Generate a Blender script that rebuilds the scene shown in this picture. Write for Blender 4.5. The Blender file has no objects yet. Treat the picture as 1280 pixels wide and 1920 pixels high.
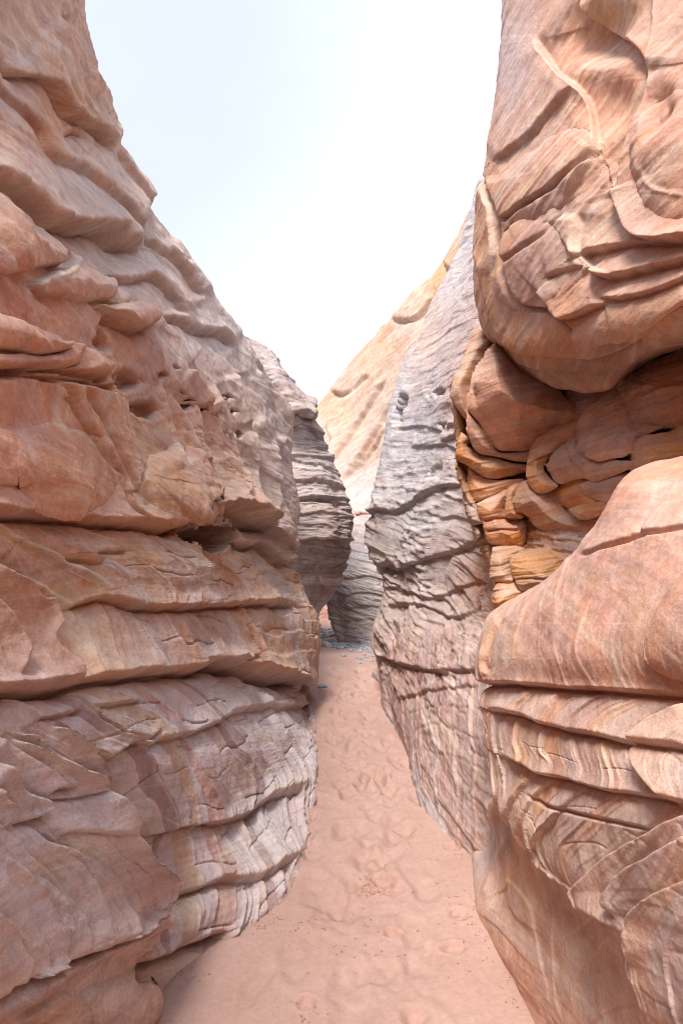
import bpy, math, random
import numpy as np
C = bpy.context.scene.collection
scene = bpy.context.scene
rng = np.random.RandomState(7); random.seed(7)
R = math.radians
F = 1200.0; EYE = 1.5; HOR = 1000.0; CX = 640.0        # lens in picture units, eye height, eye level row

# ------------------------------------------------------------------ camera, sky, sun, exposure
cam = bpy.data.objects.new("camera", bpy.data.cameras.new("camera")); C.objects.link(cam)
cam.location = (0, 0, EYE); cam.rotation_euler = (R(90), 0, 0)
cam.data.sensor_fit = 'VERTICAL'; cam.data.sensor_height = 36; cam.data.sensor_width = 24
cam.data.lens = F/1920*36; cam.data.shift_y = (HOR-960)/1920
cam.data.clip_start = 0.05; cam.data.clip_end = 1000
scene.camera = cam

SUN_EL, SUN_AZ = R(62), R(204)          # azimuth clockwise from +Y: the soft glow comes over the left rim
world = bpy.data.worlds.new("World"); scene.world = world; world.use_nodes = True
wn = world.node_tree.nodes; wl = world.node_tree.links
bg = wn["Background"]
sky = wn.new("ShaderNodeTexSky"); sky.sky_type = 'NISHITA'; sky.sun_disc = False
sky.sun_elevation = SUN_EL; sky.sun_rotation = SUN_AZ; sky.dust_density = 3.0; sky.air_density = 1.0; sky.ozone_density = 1.0
tc = wn.new("ShaderNodeTexCoord"); mp = wn.new("ShaderNodeMapping"); mp.inputs['Scale'].default_value = (1.2, 1.2, 2.2)
cn = wn.new("ShaderNodeTexNoise"); cn.inputs['Scale'].default_value = 1.6; cn.inputs['Detail'].default_value = 5
wl.new(tc.outputs['Generated'], mp.inputs[0]); wl.new(mp.outputs[0], cn.inputs['Vector'])
cr = wn.new("ShaderNodeMapRange"); cr.inputs[1].default_value = 0.3; cr.inputs[2].default_value = 0.62
cr.inputs[3].default_value = 0.55; cr.inputs[4].default_value = 0.93
wl.new(cn.outputs[0], cr.inputs[0])
mx = wn.new("ShaderNodeMix"); mx.data_type = 'RGBA'
wl.new(cr.outputs[0], mx.inputs[0]); wl.new(sky.outputs[0], mx.inputs[6])
mx.inputs[7].default_value = (5.9, 6.7, 8.0, 1)        # thin bright cloud veil
vd = wn.new("ShaderNodeVectorMath"); vd.operation = 'DOT_PRODUCT'; wl.new(tc.outputs['Generated'], vd.inputs[0]); vd.inputs[1].default_value = (-.32, .76, .57)
vr = wn.new("ShaderNodeMapRange"); vr.interpolation_type = 'SMOOTHSTEP'; wl.new(vd.outputs['Value'], vr.inputs[0])
for k_, v_ in enumerate((.88, .995, 0, .9)): vr.inputs[k_+1].default_value = v_
m3 = wn.new("ShaderNodeMix"); m3.data_type = 'RGBA'; wl.new(vr.outputs[0], m3.inputs[0]); wl.new(mx.outputs[2], m3.inputs[6]); m3.inputs[7].default_value = (3.4, 3.62, 4.0, 1)   # a thinner place in the veil
wl.new(m3.outputs[2], bg.inputs[0]); bg.inputs[1].default_value = 0.1
sd = bpy.data.lights.new("sun", 'SUN'); sd.energy = 2.3; sd.angle = R(20); sd.color = (1.0, 0.91, 0.83)
sun = bpy.data.objects.new("sun", sd); C.objects.link(sun); sun.rotation_euler = (R(90)-SUN_EL, 0, -SUN_AZ+math.pi)
sun.rotation_euler = (R(90)-SUN_EL, 0, math.pi-SUN_AZ); sun.location = (-6, -8, 12)
vs = scene.view_settings; vs.view_transform = 'Standard'; vs.look = 'None'; vs.gamma = 1; vs.use_curve_mapping = False
vs.exposure = 1.28
scene.cycles.filter_width = 1.0; scene.cycles.sample_clamp_indirect = 4; scene.cycles.max_bounces = 8; scene.cycles.diffuse_bounces = 6

# ------------------------------------------------------------------ helpers
def W(px, py, d):
    return np.array([(px-CX)*d/F, d, EYE-(py-HOR)*d/F])
PERM = np.random.RandomState(3).permutation(256); PERM = np.concatenate([PERM, PERM, PERM])
GR = np.random.RandomState(4).normal(size=(256, 3)); GR /= np.linalg.norm(GR, axis=1)[:, None]
def noise(p):
    """gradient noise, p (N,3) -> about -1..1"""
    i = np.floor(p).astype(np.int64); f = p-i; u = f*f*f*(f*(f*6-15)+10); i &= 255
    out = 0
    for dx in (0, 1):
        wx = u[:, 0] if dx else 1-u[:, 0]
        a = PERM[(i[:, 0]+dx) & 255]
        for dy in (0, 1):
            wy = u[:, 1] if dy else 1-u[:, 1]
            b = PERM[a+((i[:, 1]+dy) & 255)]
            for dz in (0, 1):
                wz = u[:, 2] if dz else 1-u[:, 2]
                g = GR[PERM[b+((i[:, 2]+dz) & 255)] & 255]
                dot = g[:, 0]*(f[:, 0]-dx)+g[:, 1]*(f[:, 1]-dy)+g[:, 2]*(f[:, 2]-dz)
                out = out+wx*wy*wz*dot
    return out*1.6
def fbm(p, octv=4, lac=2.03, gain=.5, ridged=False):
    o = 0; a = 1; t = 0
    for k in range(octv):
        n = noise(p+17.3*k)
        o = o+a*((1-2*np.abs(n)) if ridged else n); t += a; p = p*lac; a *= gain
    return o/t
def smooth(a, b, x):
    t = np.clip((x-a)/(b-a), 0, 1); return t*t*(3-2*t)
def h01(k):
    return np.modf(np.abs(np.sin(k*12.9898+4.1)*43758.5453))[0]

def crw(n, m):
    """Catmull-Rom weights: n samples (or given stations) over m control points"""
    if np.ndim(n): t = np.asarray(n); n = len(t)
    else: t = np.linspace(0, m-1, n)
    M = np.zeros((n, m)); i = np.minimum(t.astype(int), m-2); f = t-i
    w = [-.5*f+f**2-.5*f**3, 1-2.5*f**2+1.5*f**3, .5*f+2*f**2-1.5*f**3, -.5*f**2+.5*f**3]
    for k in range(n):
        for q in range(4):
            j = i[k]+q-1
            if j < 0: M[k, 0] += 2*w[q][k]; M[k, 1] -= w[q][k]
            elif j > m-1: M[k, m-1] += 2*w[q][k]; M[k, m-2] -= w[q][k]
            else: M[k, j] += w[q][k]
    return M
def surf(rows, nu, nv):
    c = np.array(rows, float)
    def stations(q, n):
        """spend the samples where the rock is in the open, few on the hidden backs"""
        px, py = proj(q); px = np.clip(px, -30, 1310); py = np.clip(py, -30, 1950)
        w = np.hypot(np.diff(px, axis=0), np.diff(py, axis=0)).mean(1); w = np.maximum(w, .12*w.mean())
        w = np.convolve(np.pad(w, 1, mode='edge'), [.15, .7, .15], 'valid')
        return np.interp(np.linspace(0, w.sum(), n), np.concatenate([[0], np.cumsum(w)]), np.arange(len(w)+1))
    A = crw(stations(c, nv), c.shape[0]); B = crw(stations(c.transpose(1, 0, 2), nu), c.shape[1])
    return np.einsum('vr,rcx,uc->vux', A, c, B)
def normals(P, flip=None):
    n = np.cross(np.gradient(P, axis=1), np.gradient(P, axis=0))
    n /= np.linalg.norm(n, axis=2)[..., None]+1e-9
    if flip is None:
        v = np.array([0, 0, EYE])-P
        flip = -1 if np.median(np.sum(n*v, axis=2)) < 0 else 1
    return n*flip, flip
def proj(P):
    y = np.maximum(P[..., 1], .2)
    return CX+F*P[..., 0]/y, HOR-F*(P[..., 2]-EYE)/y

def spline(pts, k=6):
    p = np.array(pts, float)
    return crw((len(p)-1)*k+1, len(p)) @ p
def pdist(px, py, pts, margin):
    q = spline(pts)
    sel = np.nonzero((px > q[:, 0].min()-margin) & (px < q[:, 0].max()+margin) & (py > q[:, 1].min()-margin) & (py < q[:, 1].max()+margin))[0]
    x = px[sel]; y = py[sel]; best = np.full(len(sel), 1e12); sg = np.ones(len(sel)); tt = np.zeros(len(sel))
    L = np.concatenate([[0], np.cumsum(np.hypot(*np.diff(q, axis=0).T))])
    for j in range(len(q)-1):
        a = q[j]; e = q[j+1]-a; l2 = e @ e+1e-9
        t = np.clip(((x-a[0])*e[0]+(y-a[1])*e[1])/l2, 0, 1)
        dx = x-a[0]-t*e[0]; dy = y-a[1]-t*e[1]; d2 = dx*dx+dy*dy
        m = d2 < best
        best[m] = d2[m]; sg[m] = np.sign(e[0]*(y[m]-a[1])-e[1]*(x[m]-a[0])); tt[m] = L[j]+t[m]*(L[j+1]-L[j])
    return sel, np.sqrt(best), sg, tt, L[-1]

class Feat:
    """relief traced as lines; lengths in picture units at the depth of the rock they lie on"""
    def __init__(s, gain=1.0): s.f = []; s.gain = gain; s.blk = []; s.tilt = 0
    # edge: side A = left-hand-up side (above a line drawn left to right, right of a line drawn downward); B = the other
    def edge(s, pts, a=0, wa=40, b=0, wb=30, g=0, wg=4, sh=2.5, tint=0, tp=.12): s.f.append(('e', pts, a, wa, b, wb, g, wg, sh, tint, tp)); return s
    def rib(s, pts, a=6, w=6, tint=1, tp=.12): s.f.append(('r', pts, a, w, tint, tp)); return s
    def crack(s, pts, g=8, w=4, pill=5, wp=22, tp=.1): return s.edge(pts, pill, wp, pill*.6, wp, g+pill, w, 2.5, 0, tp)
    def ledge(s, pts, a=14, b=14, wa=45, wb=30, g=8, wg=5, tp=.12): return s.edge(pts, a, wa, -b, wb, g, wg, 2.5, 0, tp)
    def pit(s, c, rx, ry, a, ang=0, soft=.35): s.f.append(('p', c, rx, ry, a, ang, soft)); return s
    def bulge(s, c, rx, ry, a, ang=0, pw=.7): s.f.append(('b', c, rx, ry, a, ang, pw)); return s
    def ev(s, px, py, kinds):
        D = np.zeros(len(px)); T = np.zeros(len(px)); G = np.zeros(len(px))
        for f in s.f:
            if f[0] not in kinds: continue
            if f[0] == 'e':
                _, pts, a, wa, b, wb, g, wg, sh, tint, tp = f
                sel, d, sg, t, L = pdist(px, py, pts, 3.2*max(wa, wb))
                tt = t/L; tau = smooth(-.02, tp, tt)*smooth(-.02, tp, 1-tt) if tp > 0 else np.ones_like(tt)
                sd_ = d*sg; w = .5*(1+np.tanh(sd_/(.6*sh)))
                D[sel] += tau*((1-w)*a*np.exp(-d/wa)+w*b*np.exp(-d/wb)-g*np.exp(-(d/wg)**2))
                if g: G[sel] = np.maximum(G[sel], tau*np.exp(-(d/(wg*1.3))**2)*min(1, g/10))
                if tint: T[sel] = np.maximum(T[sel], tau*tint*np.exp(-(d/4.2)**2))
            elif f[0] == 'r':
                _, pts, a, w, tint, tp = f
                sel, d, sg, t, L = pdist(px, py, pts, 5*w)
                tt = t/L; tau = smooth(-.02, tp, tt)*smooth(-.02, tp, 1-tt) if tp > 0 else np.ones_like(tt)
                D[sel] += tau*a*(np.exp(-(d/w)**2)-.3*np.exp(-(d/(2.6*w))**2))
                T[sel] = np.maximum(T[sel], tau*tint*np.exp(-(d/w)**2))
            else:
                _, c, rx, ry, a, ang, k = f
                x = px-c[0]; y = py-c[1]; ca, sa = math.cos(R(ang)), math.sin(R(ang))
                r = np.hypot((x*ca+y*sa)/rx, (-x*sa+y*ca)/ry)
                if f[0] == 'p':
                    D -= a*smooth(1, 1-k, r); D += .04*min(a, 30)*np.exp(-((r-1.12)/.16)**2)
                else: D += a*np.clip(1-r*r, 0, 1)**k
        D *= s.gain
        if 'e' in kinds and s.blk:
            K = np.zeros(len(px)); E = np.zeros(len(px)); s.colour = []; own = np.full(len(px), -1)
            for kb, (pts, h, b, w, col) in enumerate(s.blk):
                tx, ty = (h01(np.array(kb*1.7+.3))-.5)*s.tilt, (h01(np.array(kb*2.9+.8))-.5)*s.tilt
                q = spline(pts+[pts[0]], 5)[:-1]
                sel = np.nonzero((px > q[:, 0].min()) & (px < q[:, 0].max()) & (py > q[:, 1].min()) & (py < q[:, 1].max()))[0]
                if not len(sel): continue
                x = px[sel]; y = py[sel]; ins = np.zeros(len(sel), bool); dm = np.full(len(sel), 1e12)
                for i in range(len(q)):
                    a = q[i-1]; e = q[i]-a; l2 = e @ e+1e-9
                    t = np.clip(((x-a[0])*e[0]+(y-a[1])*e[1])/l2, 0, 1)
                    dm = np.minimum(dm, (x-a[0]-t*e[0])**2+(y-a[1]-t*e[1])**2)
                    if abs(e[1]) > 1e-9:
                        c = ((a[1] > y) != (q[i][1] > y)) & (x < a[0]+e[0]*(y-a[1])/e[1]); ins ^= c
                d = np.sqrt(dm); val = np.where(ins, np.maximum(h+tx*(x-q[:, 0].mean())+ty*(y-q[:, 1].mean()), 1)*smooth(0, 2.5, d)+b*(1-np.exp(-(d/w))), 0)
                m = val > K[sel]
                own[sel[m]] = len(s.colour); K[sel[m]] = val[m]; E[sel[m]] = np.exp(-(d[m]/4)**2)
                s.colour.append((sel[m], col))
            s.own = own; D += K; T = np.maximum(T, .45*E*(K > 0))
        return D, T, G
    def block(s, pts, h=20, b=20, w=20, col=None): s.blk.append((list(pts), h, b, w, col)); return s
    def fin(s, pts, h=7, w=3.2, st=8, tint=1): s.rib(pts, h*1.7, w, tint); return s.edge(pts, -.9*st, 16, .9*st, 28, 0, 3, 1.4, 0)

def tag(o, label=None, cat=None, group=None, kind=None):
    if label: o['label'] = label
    if cat: o['category'] = cat
    if group: o['group'] = group
    if kind: o['kind'] = kind
    return o
def empty(name, loc):
    o = bpy.data.objects.new(name, None); C.objects.link(o); o.location = tuple(float(v) for v in loc); o.empty_display_size = .2
    return o
def mesh_np(name, V, faces, mat, attrs=None, parent=None, smooth_shade=True):
    """V (N,3) world positions, faces (M,4)"""
    me = bpy.data.meshes.new(name)
    off = np.array(parent.location) if parent else 0
    V = np.ascontiguousarray(V-off, dtype=np.float32); n = len(V); m, k = faces.shape
    me.vertices.add(n); me.vertices.foreach_set('co', V.ravel())
    me.loops.add(m*k); me.loops.foreach_set('vertex_index', np.ascontiguousarray(faces, dtype=np.int32).ravel())
    me.polygons.add(m); me.polygons.foreach_set('loop_start', np.arange(0, m*k, k, dtype=np.int32))
    me.update(calc_edges=True)
    me.polygons.foreach_set('use_smooth', np.full(m, smooth_shade)); 
    for nm, arr in (attrs or {}).items():
        if arr.ndim == 2:
            at = me.attributes.new(nm, 'FLOAT_COLOR', 'POINT')
            at.data.foreach_set('color', np.ascontiguousarray(np.c_[arr, np.ones(n)], dtype=np.float32).ravel())
        else:
            at = me.attributes.new(nm, 'FLOAT', 'POINT'); at.data.foreach_set('value', np.ascontiguousarray(arr, dtype=np.float32))
    me.materials.append(mat); me.update()
    o = bpy.data.objects.new(name, me); C.objects.link(o)
    if parent: o.parent = parent
    return o
def grid_faces(nv, nu):
    i = np.arange(nv*nu).reshape(nv, nu)
    return np.stack([i[:-1, :-1], i[:-1, 1:], i[1:, 1:], i[1:, :-1]], -1).reshape(-1, 4)
def sub_mesh(name, V, faces, keep, mat, attrs, parent):
    f = faces[keep]; used, inv = np.unique(f, return_inverse=True)
    return mesh_np(name, V[used], inv.reshape(f.shape), mat, {k: a[used] for k, a in attrs.items()}, parent)

# ------------------------------------------------------------------ materials
def rock_material(name, lam_scale=26, lam_amt=.5, grain=.5, dip=(0.06, 0.10), bump=1.0, pits=0.0):
    m = bpy.data.materials.new(name); m.use_nodes = True; nt = m.node_tree; N = nt.nodes; L = nt.links
    b = N['Principled BSDF']; b.inputs['Roughness'].default_value = .9; b.inputs['Specular IOR Level'].default_value = .15
    def nd(t, **kw):
        x = N.new(t)
        for k, v in kw.items(): setattr(x, k, v)
        return x
    def math_(op, a, c=None):
        x = nd('ShaderNodeMath', operation=op)
        for k, v in enumerate((a, c)):
            if v is None: continue
            if isinstance(v, (int, float)): x.inputs[k].default_value = v
            else: L.new(v, x.inputs[k])
        return x.outputs[0]
    def tex(vec, scale, det=4, rough=.55, dist=0):
        x = nd('ShaderNodeTexNoise'); x.inputs['Scale'].default_value = scale; x.inputs['Detail'].default_value = det
        x.inputs['Roughness'].default_value = rough; x.inputs['Distortion'].default_value = dist
        L.new(vec, x.inputs['Vector']); return x.outputs['Fac']
    def rng_(v, a, c, lo, hi):
        x = nd('ShaderNodeMapRange'); L.new(v, x.inputs[0])
        for k, q in enumerate((a, c, lo, hi)): x.inputs[k+1].default_value = q
        return x.outputs[0]
    t = nd('ShaderNodeTexCoord').outputs['Object']
    at = nd('ShaderNodeAttribute', attribute_name='tint'); ar = nd('ShaderNodeAttribute', attribute_name='rib')
    # laminae: noise squeezed along the bedding normal, bedding gently warped
    wv = nd('ShaderNodeTexNoise'); wv.inputs['Scale'].default_value = 1.7; wv.inputs['Detail'].default_value = 3; L.new(t, wv.inputs['Vector'])
    vm = nd('ShaderNodeVectorMath', operation='SCALE'); L.new(wv.outputs['Color'], vm.inputs[0]); vm.inputs['Scale'].default_value = .07
    va = nd('ShaderNodeVectorMath', operation='ADD'); L.new(t, va.inputs[0]); L.new(vm.outputs[0], va.inputs[1])
    sx = nd('ShaderNodeSeparateXYZ'); L.new(va.outputs[0], sx.inputs[0]); ab = nd('ShaderNodeAttribute', attribute_name='bed')
    cb = nd('ShaderNodeCombineXYZ'); L.new(sx.outputs[0], cb.inputs[0]); L.new(sx.outputs[1], cb.inputs[1]); L.new(ab.outputs['Fac'], cb.inputs[2])
    mpn = nd('ShaderNodeMapping'); L.new(cb.outputs[0], mpn.inputs[0])
    mpn.inputs['Scale'].default_value = (1.2, 1.2, lam_scale)
    lam = tex(mpn.outputs[0], 1.0, 5, .62)
    mp2 = nd('ShaderNodeMapping'); L.new(cb.outputs[0], mp2.inputs[0])
    mp2.inputs['Scale'].default_value = (2.0, 2.0, lam_scale*4)
    lam2 = tex(mp2.outputs[0], 1.0, 3, .6)
    big = tex(va.outputs[0], 2.3, 6, .6, .6); med = tex(t, 11, 6, .62); fine = tex(t, 260, 2, .6); grit = tex(t, 60, 4, .7)
    v = math_('MULTIPLY', rng_(lam, .3, .7, 1-.15*lam_amt, 1+.12*lam_amt), rng_(lam2, .3, .7, 1-.12*lam_amt, 1+.09*lam_amt))
    v = math_('MULTIPLY', v, rng_(med, .3, .7, .88, 1.10)); v = math_('MULTIPLY', v, rng_(grit, .3, .7, .86, 1.10)); v = math_('MULTIPLY', v, rng_(fine, .25, .75, .80, 1.16))
    hs = nd('ShaderNodeHueSaturation'); L.new(at.outputs['Color'], hs.inputs['Color'])
    L.new(rng_(big, .3, .7, 1.0, 1.38), hs.inputs['Saturation']); L.new(v, hs.inputs['Value']); L.new(rng_(lam, .3, .7, .492, .51), hs.inputs['Hue'])
    # pale weathered crust in patches
    mc = nd('ShaderNodeMix', data_type='RGBA'); L.new(rng_(tex(t, 5.5, 7, .68), .56, .68, 0, .38), mc.inputs[0]); L.new(hs.outputs[0], mc.inputs[6])
    mc.inputs[7].default_value = (.52, .45, .42, 1)
    L.new(mc.outputs[2], b.inputs['Base Color'])
    h = math_('MULTIPLY', lam, .005*lam_amt); h = math_('ADD', h, math_('MULTIPLY', lam2, .0025*lam_amt))
    h = math_('ADD', h, math_('MULTIPLY', med, .010)); h = math_('ADD', h, math_('MULTIPLY', grit, .0055*grain)); h = math_('ADD', h, math_('MULTIPLY', fine, .0013*grain))
    if pits:
        pv = tex(mpn.outputs[0], 3.3, 3, .6); h = math_('SUBTRACT', h, math_('MULTIPLY', rng_(pv, .6, .72, 0, 1), .02*pits))
    bp = nd('ShaderNodeBump'); bp.inputs['Strength'].default_value = bump; bp.inputs['Distance'].default_value = 1.0
    L.new(h, bp.inputs['Height']); L.new(bp.outputs[0], b.inputs['Normal'])
    return m
ROCK = rock_material('banded_sandstone', 24, .8)
ROCKR = rock_material('smooth_peach_sandstone', 20, .55, .5, (0.1, -.05), .8)
ROCKG = rock_material('grey_weathered_sandstone', 18, 1.0, .8, (-.05, .08), 1.1, .35)
ROCKF = rock_material('pale_slickrock', 5, 1.2, .8, (-.3, .1), .9)
ROCKO = rock_material('orange_weathered_sandstone', 16, .9, .8, (.2, .1), 1.1)

# ------------------------------------------------------------------ building a rock mass
RED = np.array([.51, .265, .195]); TAN = np.array([.49, .335, .265]); LAV = np.array([.43, .345, .325]); PALE = np.array([.56, .47, .41])
ORA = np.array([.55, .28, .15]); OCH = np.array([.49, .33, .21]); GREY = np.array([.38, .35, .345]); PUR = np.array([.24, .165, .155]); PEA = np.array([.59, .365, .285])
GOLD = np.array([.56, .40, .27]); DARK = np.array([.20, .16, .145])
def blobs(px, py, base, lst):
    col = np.tile(base, (len(px), 1)).astype(float)
    for (cx, cy, rx, ry, c, s) in lst:
        w = s*np.exp(-(((px-cx)/rx)**2+((py-cy)/ry)**2))
        col += (c-col)*w[:, None]
    return col
def biggest(m):
    """the largest connected patch of a grid mask"""
    if not m.any(): return m
    r = np.nonzero(m.any(1))[0]; c = np.nonzero(m.any(0))[0]; s_ = (slice(r[0], r[-1]+1), slice(c[0], c[-1]+1)); q = m[s_]
    lab = np.where(q, np.arange(1, q.size+1).reshape(q.shape), 0)
    while True:
        p = np.pad(lab, 1); n_ = np.maximum.reduce([lab, p[:-2, 1:-1], p[2:, 1:-1], p[1:-1, :-2], p[1:-1, 2:]])*q
        if (n_ == lab).all(): break
        lab = n_
    v, n_ = np.unique(lab[lab > 0], return_counts=True); out = np.zeros_like(m); out[s_] = lab == v[np.argmax(n_)]; return out
def saw(q, sharp=.12):
    k = np.floor(q); f = q-k; amp = .35+.65*h01(k)
    return amp*(smooth(0, 1, f)**1.3)*(1-smooth(1-sharp, 1, f))-.3*amp, amp*np.exp(-((f-(1-sharp*1.2))/.08)**2)
def mass(name, rows, nu, nv, mat, feat, base, tints, label, cat, parts, proc=(), part_label=None, names=None, block_name=None, push=None, bed=None, ns=1, sky_pale=.2, extra=None, stripe=.45, rib_col=np.array([.56,.44,.30]), rib2=np.array([.58,.52,.46]), namp=1.0, lam=1.0, warp=3, root_at=None, crackcol=.0, seed=0):
    P = surf(rows, nu, nv); N, fl = normals(P); sh = P.shape
    pf = P.reshape(-1, 3); Nf = N.reshape(-1, 3); dep = np.maximum(pf[:, 1], .4); sc = dep/F
    so = np.array([seed*3.7, seed*1.9, seed*2.3])
    # broad shape
    D0 = namp*(.045*fbm(pf*.9+so, 3)+.022*fbm(pf*2.6+5+so, 3))
    px, py = proj(pf)
    wob = 7*noise(pf*6+so+3)+3*noise(pf*17+so); wob2 = 7*noise(pf*6+so+53)+3*noise(pf*17+so+9)
    d1, _, _ = feat.ev(px+wob, py+wob2, 'pb')
    P1 = (pf+Nf*(D0+d1*sc)[:, None]).reshape(sh)
    N1, _ = normals(P1, fl); p1 = P1.reshape(-1, 3); N1f = N1.reshape(-1, 3)
    px, py = proj(p1)
    wx = warp*noise(p1*np.array([5, 5, 5.])+31+so)+warp*.5*noise(p1*14+7+so); wy = warp*noise(p1*5+63+so)+warp*.5*noise(p1*14+99+so)
    d2, T, G = feat.ev(px+wx, py+wy, 'er')
    if extra: ex_d, ex_c, ex_w = extra(px+wx, py+wy, p1); d2 = d2+ex_d
    D = d2*sc
    rib = T.copy(); rib2m = np.zeros(len(px)); zz = (bed(px, py, p1) if bed else p1[:, 2])+.05*noise(p1*1.3+so)+.06*p1[:, 0]
    for (kind, n, spacing, amp, cond) in proc:
        n = np.array(n, float); w = cond(px, py, p1) if cond else 1
        q = (p1 @ n)/spacing+.9*noise(p1*1.1*ns+40+so)+.35*noise(p1*3.1*ns+so)
        if kind == 'strata':
            q = zz/spacing+.25*noise(p1*3+so); a, b_ = saw(-q, .16); m = smooth(-.25, .35, noise(p1*np.array([1.3, 1.3, 2.5])+8+so)); D = D+w*amp*a*m
            q = zz/(spacing*.37)+.3*noise(p1*5+so); a, b_ = saw(-q, .2); D = D+.4*w*amp*a*smooth(-.2, .4, noise(p1*2.2+58+so)); continue
        if kind == 'rug':
            D = D+w*amp*fbm(np.c_[p1[:, 0]*2.4, p1[:, 1]*2.4, zz*spacing]+so, 5, gain=.55, ridged=True)*smooth(-.5, .4, noise(p1*1.2+33+so)); continue
        if kind == 'saw':
            a, b_ = saw(q); D = D+w*amp*a; rib2m = np.maximum(rib2m, .25*w*b_)
        elif kind == 'pillow':
            f = np.abs(q-np.round(q))*2; k = np.round(q); D = D+w*amp*(.4+.6*h01(k))*(np.clip(1-f, 0, 1)**.5*-1+.0)*-1*1.0 if False else D+w*amp*((1-f**4)-1+.6*h01(np.floor(q+.5)))
        elif kind == 'vein':
            f = np.abs(q-np.round(q))*spacing; rib2m = np.maximum(rib2m, w*np.exp(-(f/amp)**2)*(h01(np.round(q)) > .35))
    # bedding laminae, scalloped weathering and grain
    D = D+lam*.004*fbm(np.c_[p1[:, 0]*1.5, p1[:, 1]*1.5, zz*22], 3)
    D = D+namp*(.006*fbm(p1*7+3+so, 3, ridged=True)+.003*fbm(p1*24+9+so, 3))
    V = p1+N1f*(D-(d2 if push is not None else 0)*(sc))[:, None]
    if push is not None: V = V+np.array(push)[None]*(d2*sc)[:, None]
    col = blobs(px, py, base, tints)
    if feat.blk:
        for (sl, c_) in feat.colour:
            if c_ is not None: col[sl] = .25*col[sl]+.75*np.array(c_)
    if extra: col += (ex_c-col)*ex_w[:, None]
    # thin cream and mauve beds
    n1 = fbm(np.c_[p1[:, 0]*.7, p1[:, 1]*.7, zz*15]+so+40, 4, gain=.6)
    col += (np.array([.58, .49, .42])-col)*(stripe*smooth(.12, .3, n1))[:, None]; col += (np.array([.33, .22, .205])-col)*(.75*stripe*smooth(.15, .35, -n1))[:, None]
    nb = fbm(p1*1.6+11+so, 4)
    col += (LAV-col)*(smooth(.05, .5, nb)*.35)[:, None]; col += (RED-col)*(smooth(.05, .55, -nb)*.16)[:, None]
    # coloured iron bands following the steep joint planes
    q = (p1 @ np.array([.35, .8, .45]))/.09+.8*noise(p1*1.0+71)+.2*noise(p1*4+2)
    band = h01(np.floor(q)+3)*(1-np.abs(2*(q-np.floor(q))-1)**3)
    col *= (1+.09*(band-.45))[:, None]
    col += (rib2-col)*(np.clip(rib2m, 0, 1)*.6)[:, None]
    gn = smooth(-.1, .4, fbm(p1*4+21+so, 3))
    rc = rib_col*gn[:, None]+rib2*(1-gn)[:, None]
    col += (rc-col)*(np.clip(rib, 0, 1)*.8)[:, None]
    # upward faces painted paler, sky light put into the rock colour
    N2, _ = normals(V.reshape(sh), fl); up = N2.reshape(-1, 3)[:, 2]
    col += (np.array([.53, .45, .425])-col)*(sky_pale*smooth(.05, .7, up+.25*nb))[:, None]
    col = np.clip(col, .03, .75)
    faces = grid_faces(sh[0], sh[1])
    base_pt = root_at if root_at is not None else pf[np.argmin(pf[:, 2])]
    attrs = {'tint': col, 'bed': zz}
    root = empty(name, base_pt); tag(root, label, cat, kind='thing')
    # parts: the layers between the bedding cracks
    cx = px.reshape(sh[:2]); cy = py.reshape(sh[:2])
    fx = (cx[:-1, :-1]+cx[1:, 1:]).ravel()/2; fy = (cy[:-1, :-1]+cy[1:, 1:]).ravel()/2
    lay = np.zeros(len(fx), int)
    for k, line in enumerate(parts):
        l = np.array(line, float); yy = np.interp(fx, l[:, 0], l[:, 1])
        lay = np.where(fy > yy, k+1, lay)
    if block_name:
        ow = feat.own.reshape(sh[:2]); ow = ow[:-1, :-1].ravel()
        for k in range(len(feat.blk)):
            m = biggest((ow == k).reshape(sh[0]-1, sh[1]-1)).ravel()
            if m.sum() > 60: sub_mesh(block_name, V, faces, m, mat, attrs, root); lay[m] = -1
    for k in range(len(parts)+1):
        if (lay == k).sum() > 10:
            o = sub_mesh(names[k] if names else 'rock_face', V, faces, lay == k, mat, attrs, root)
            if part_label and k < len(part_label) and part_label[k]: o['label'] = part_label[k]
    return root

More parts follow.
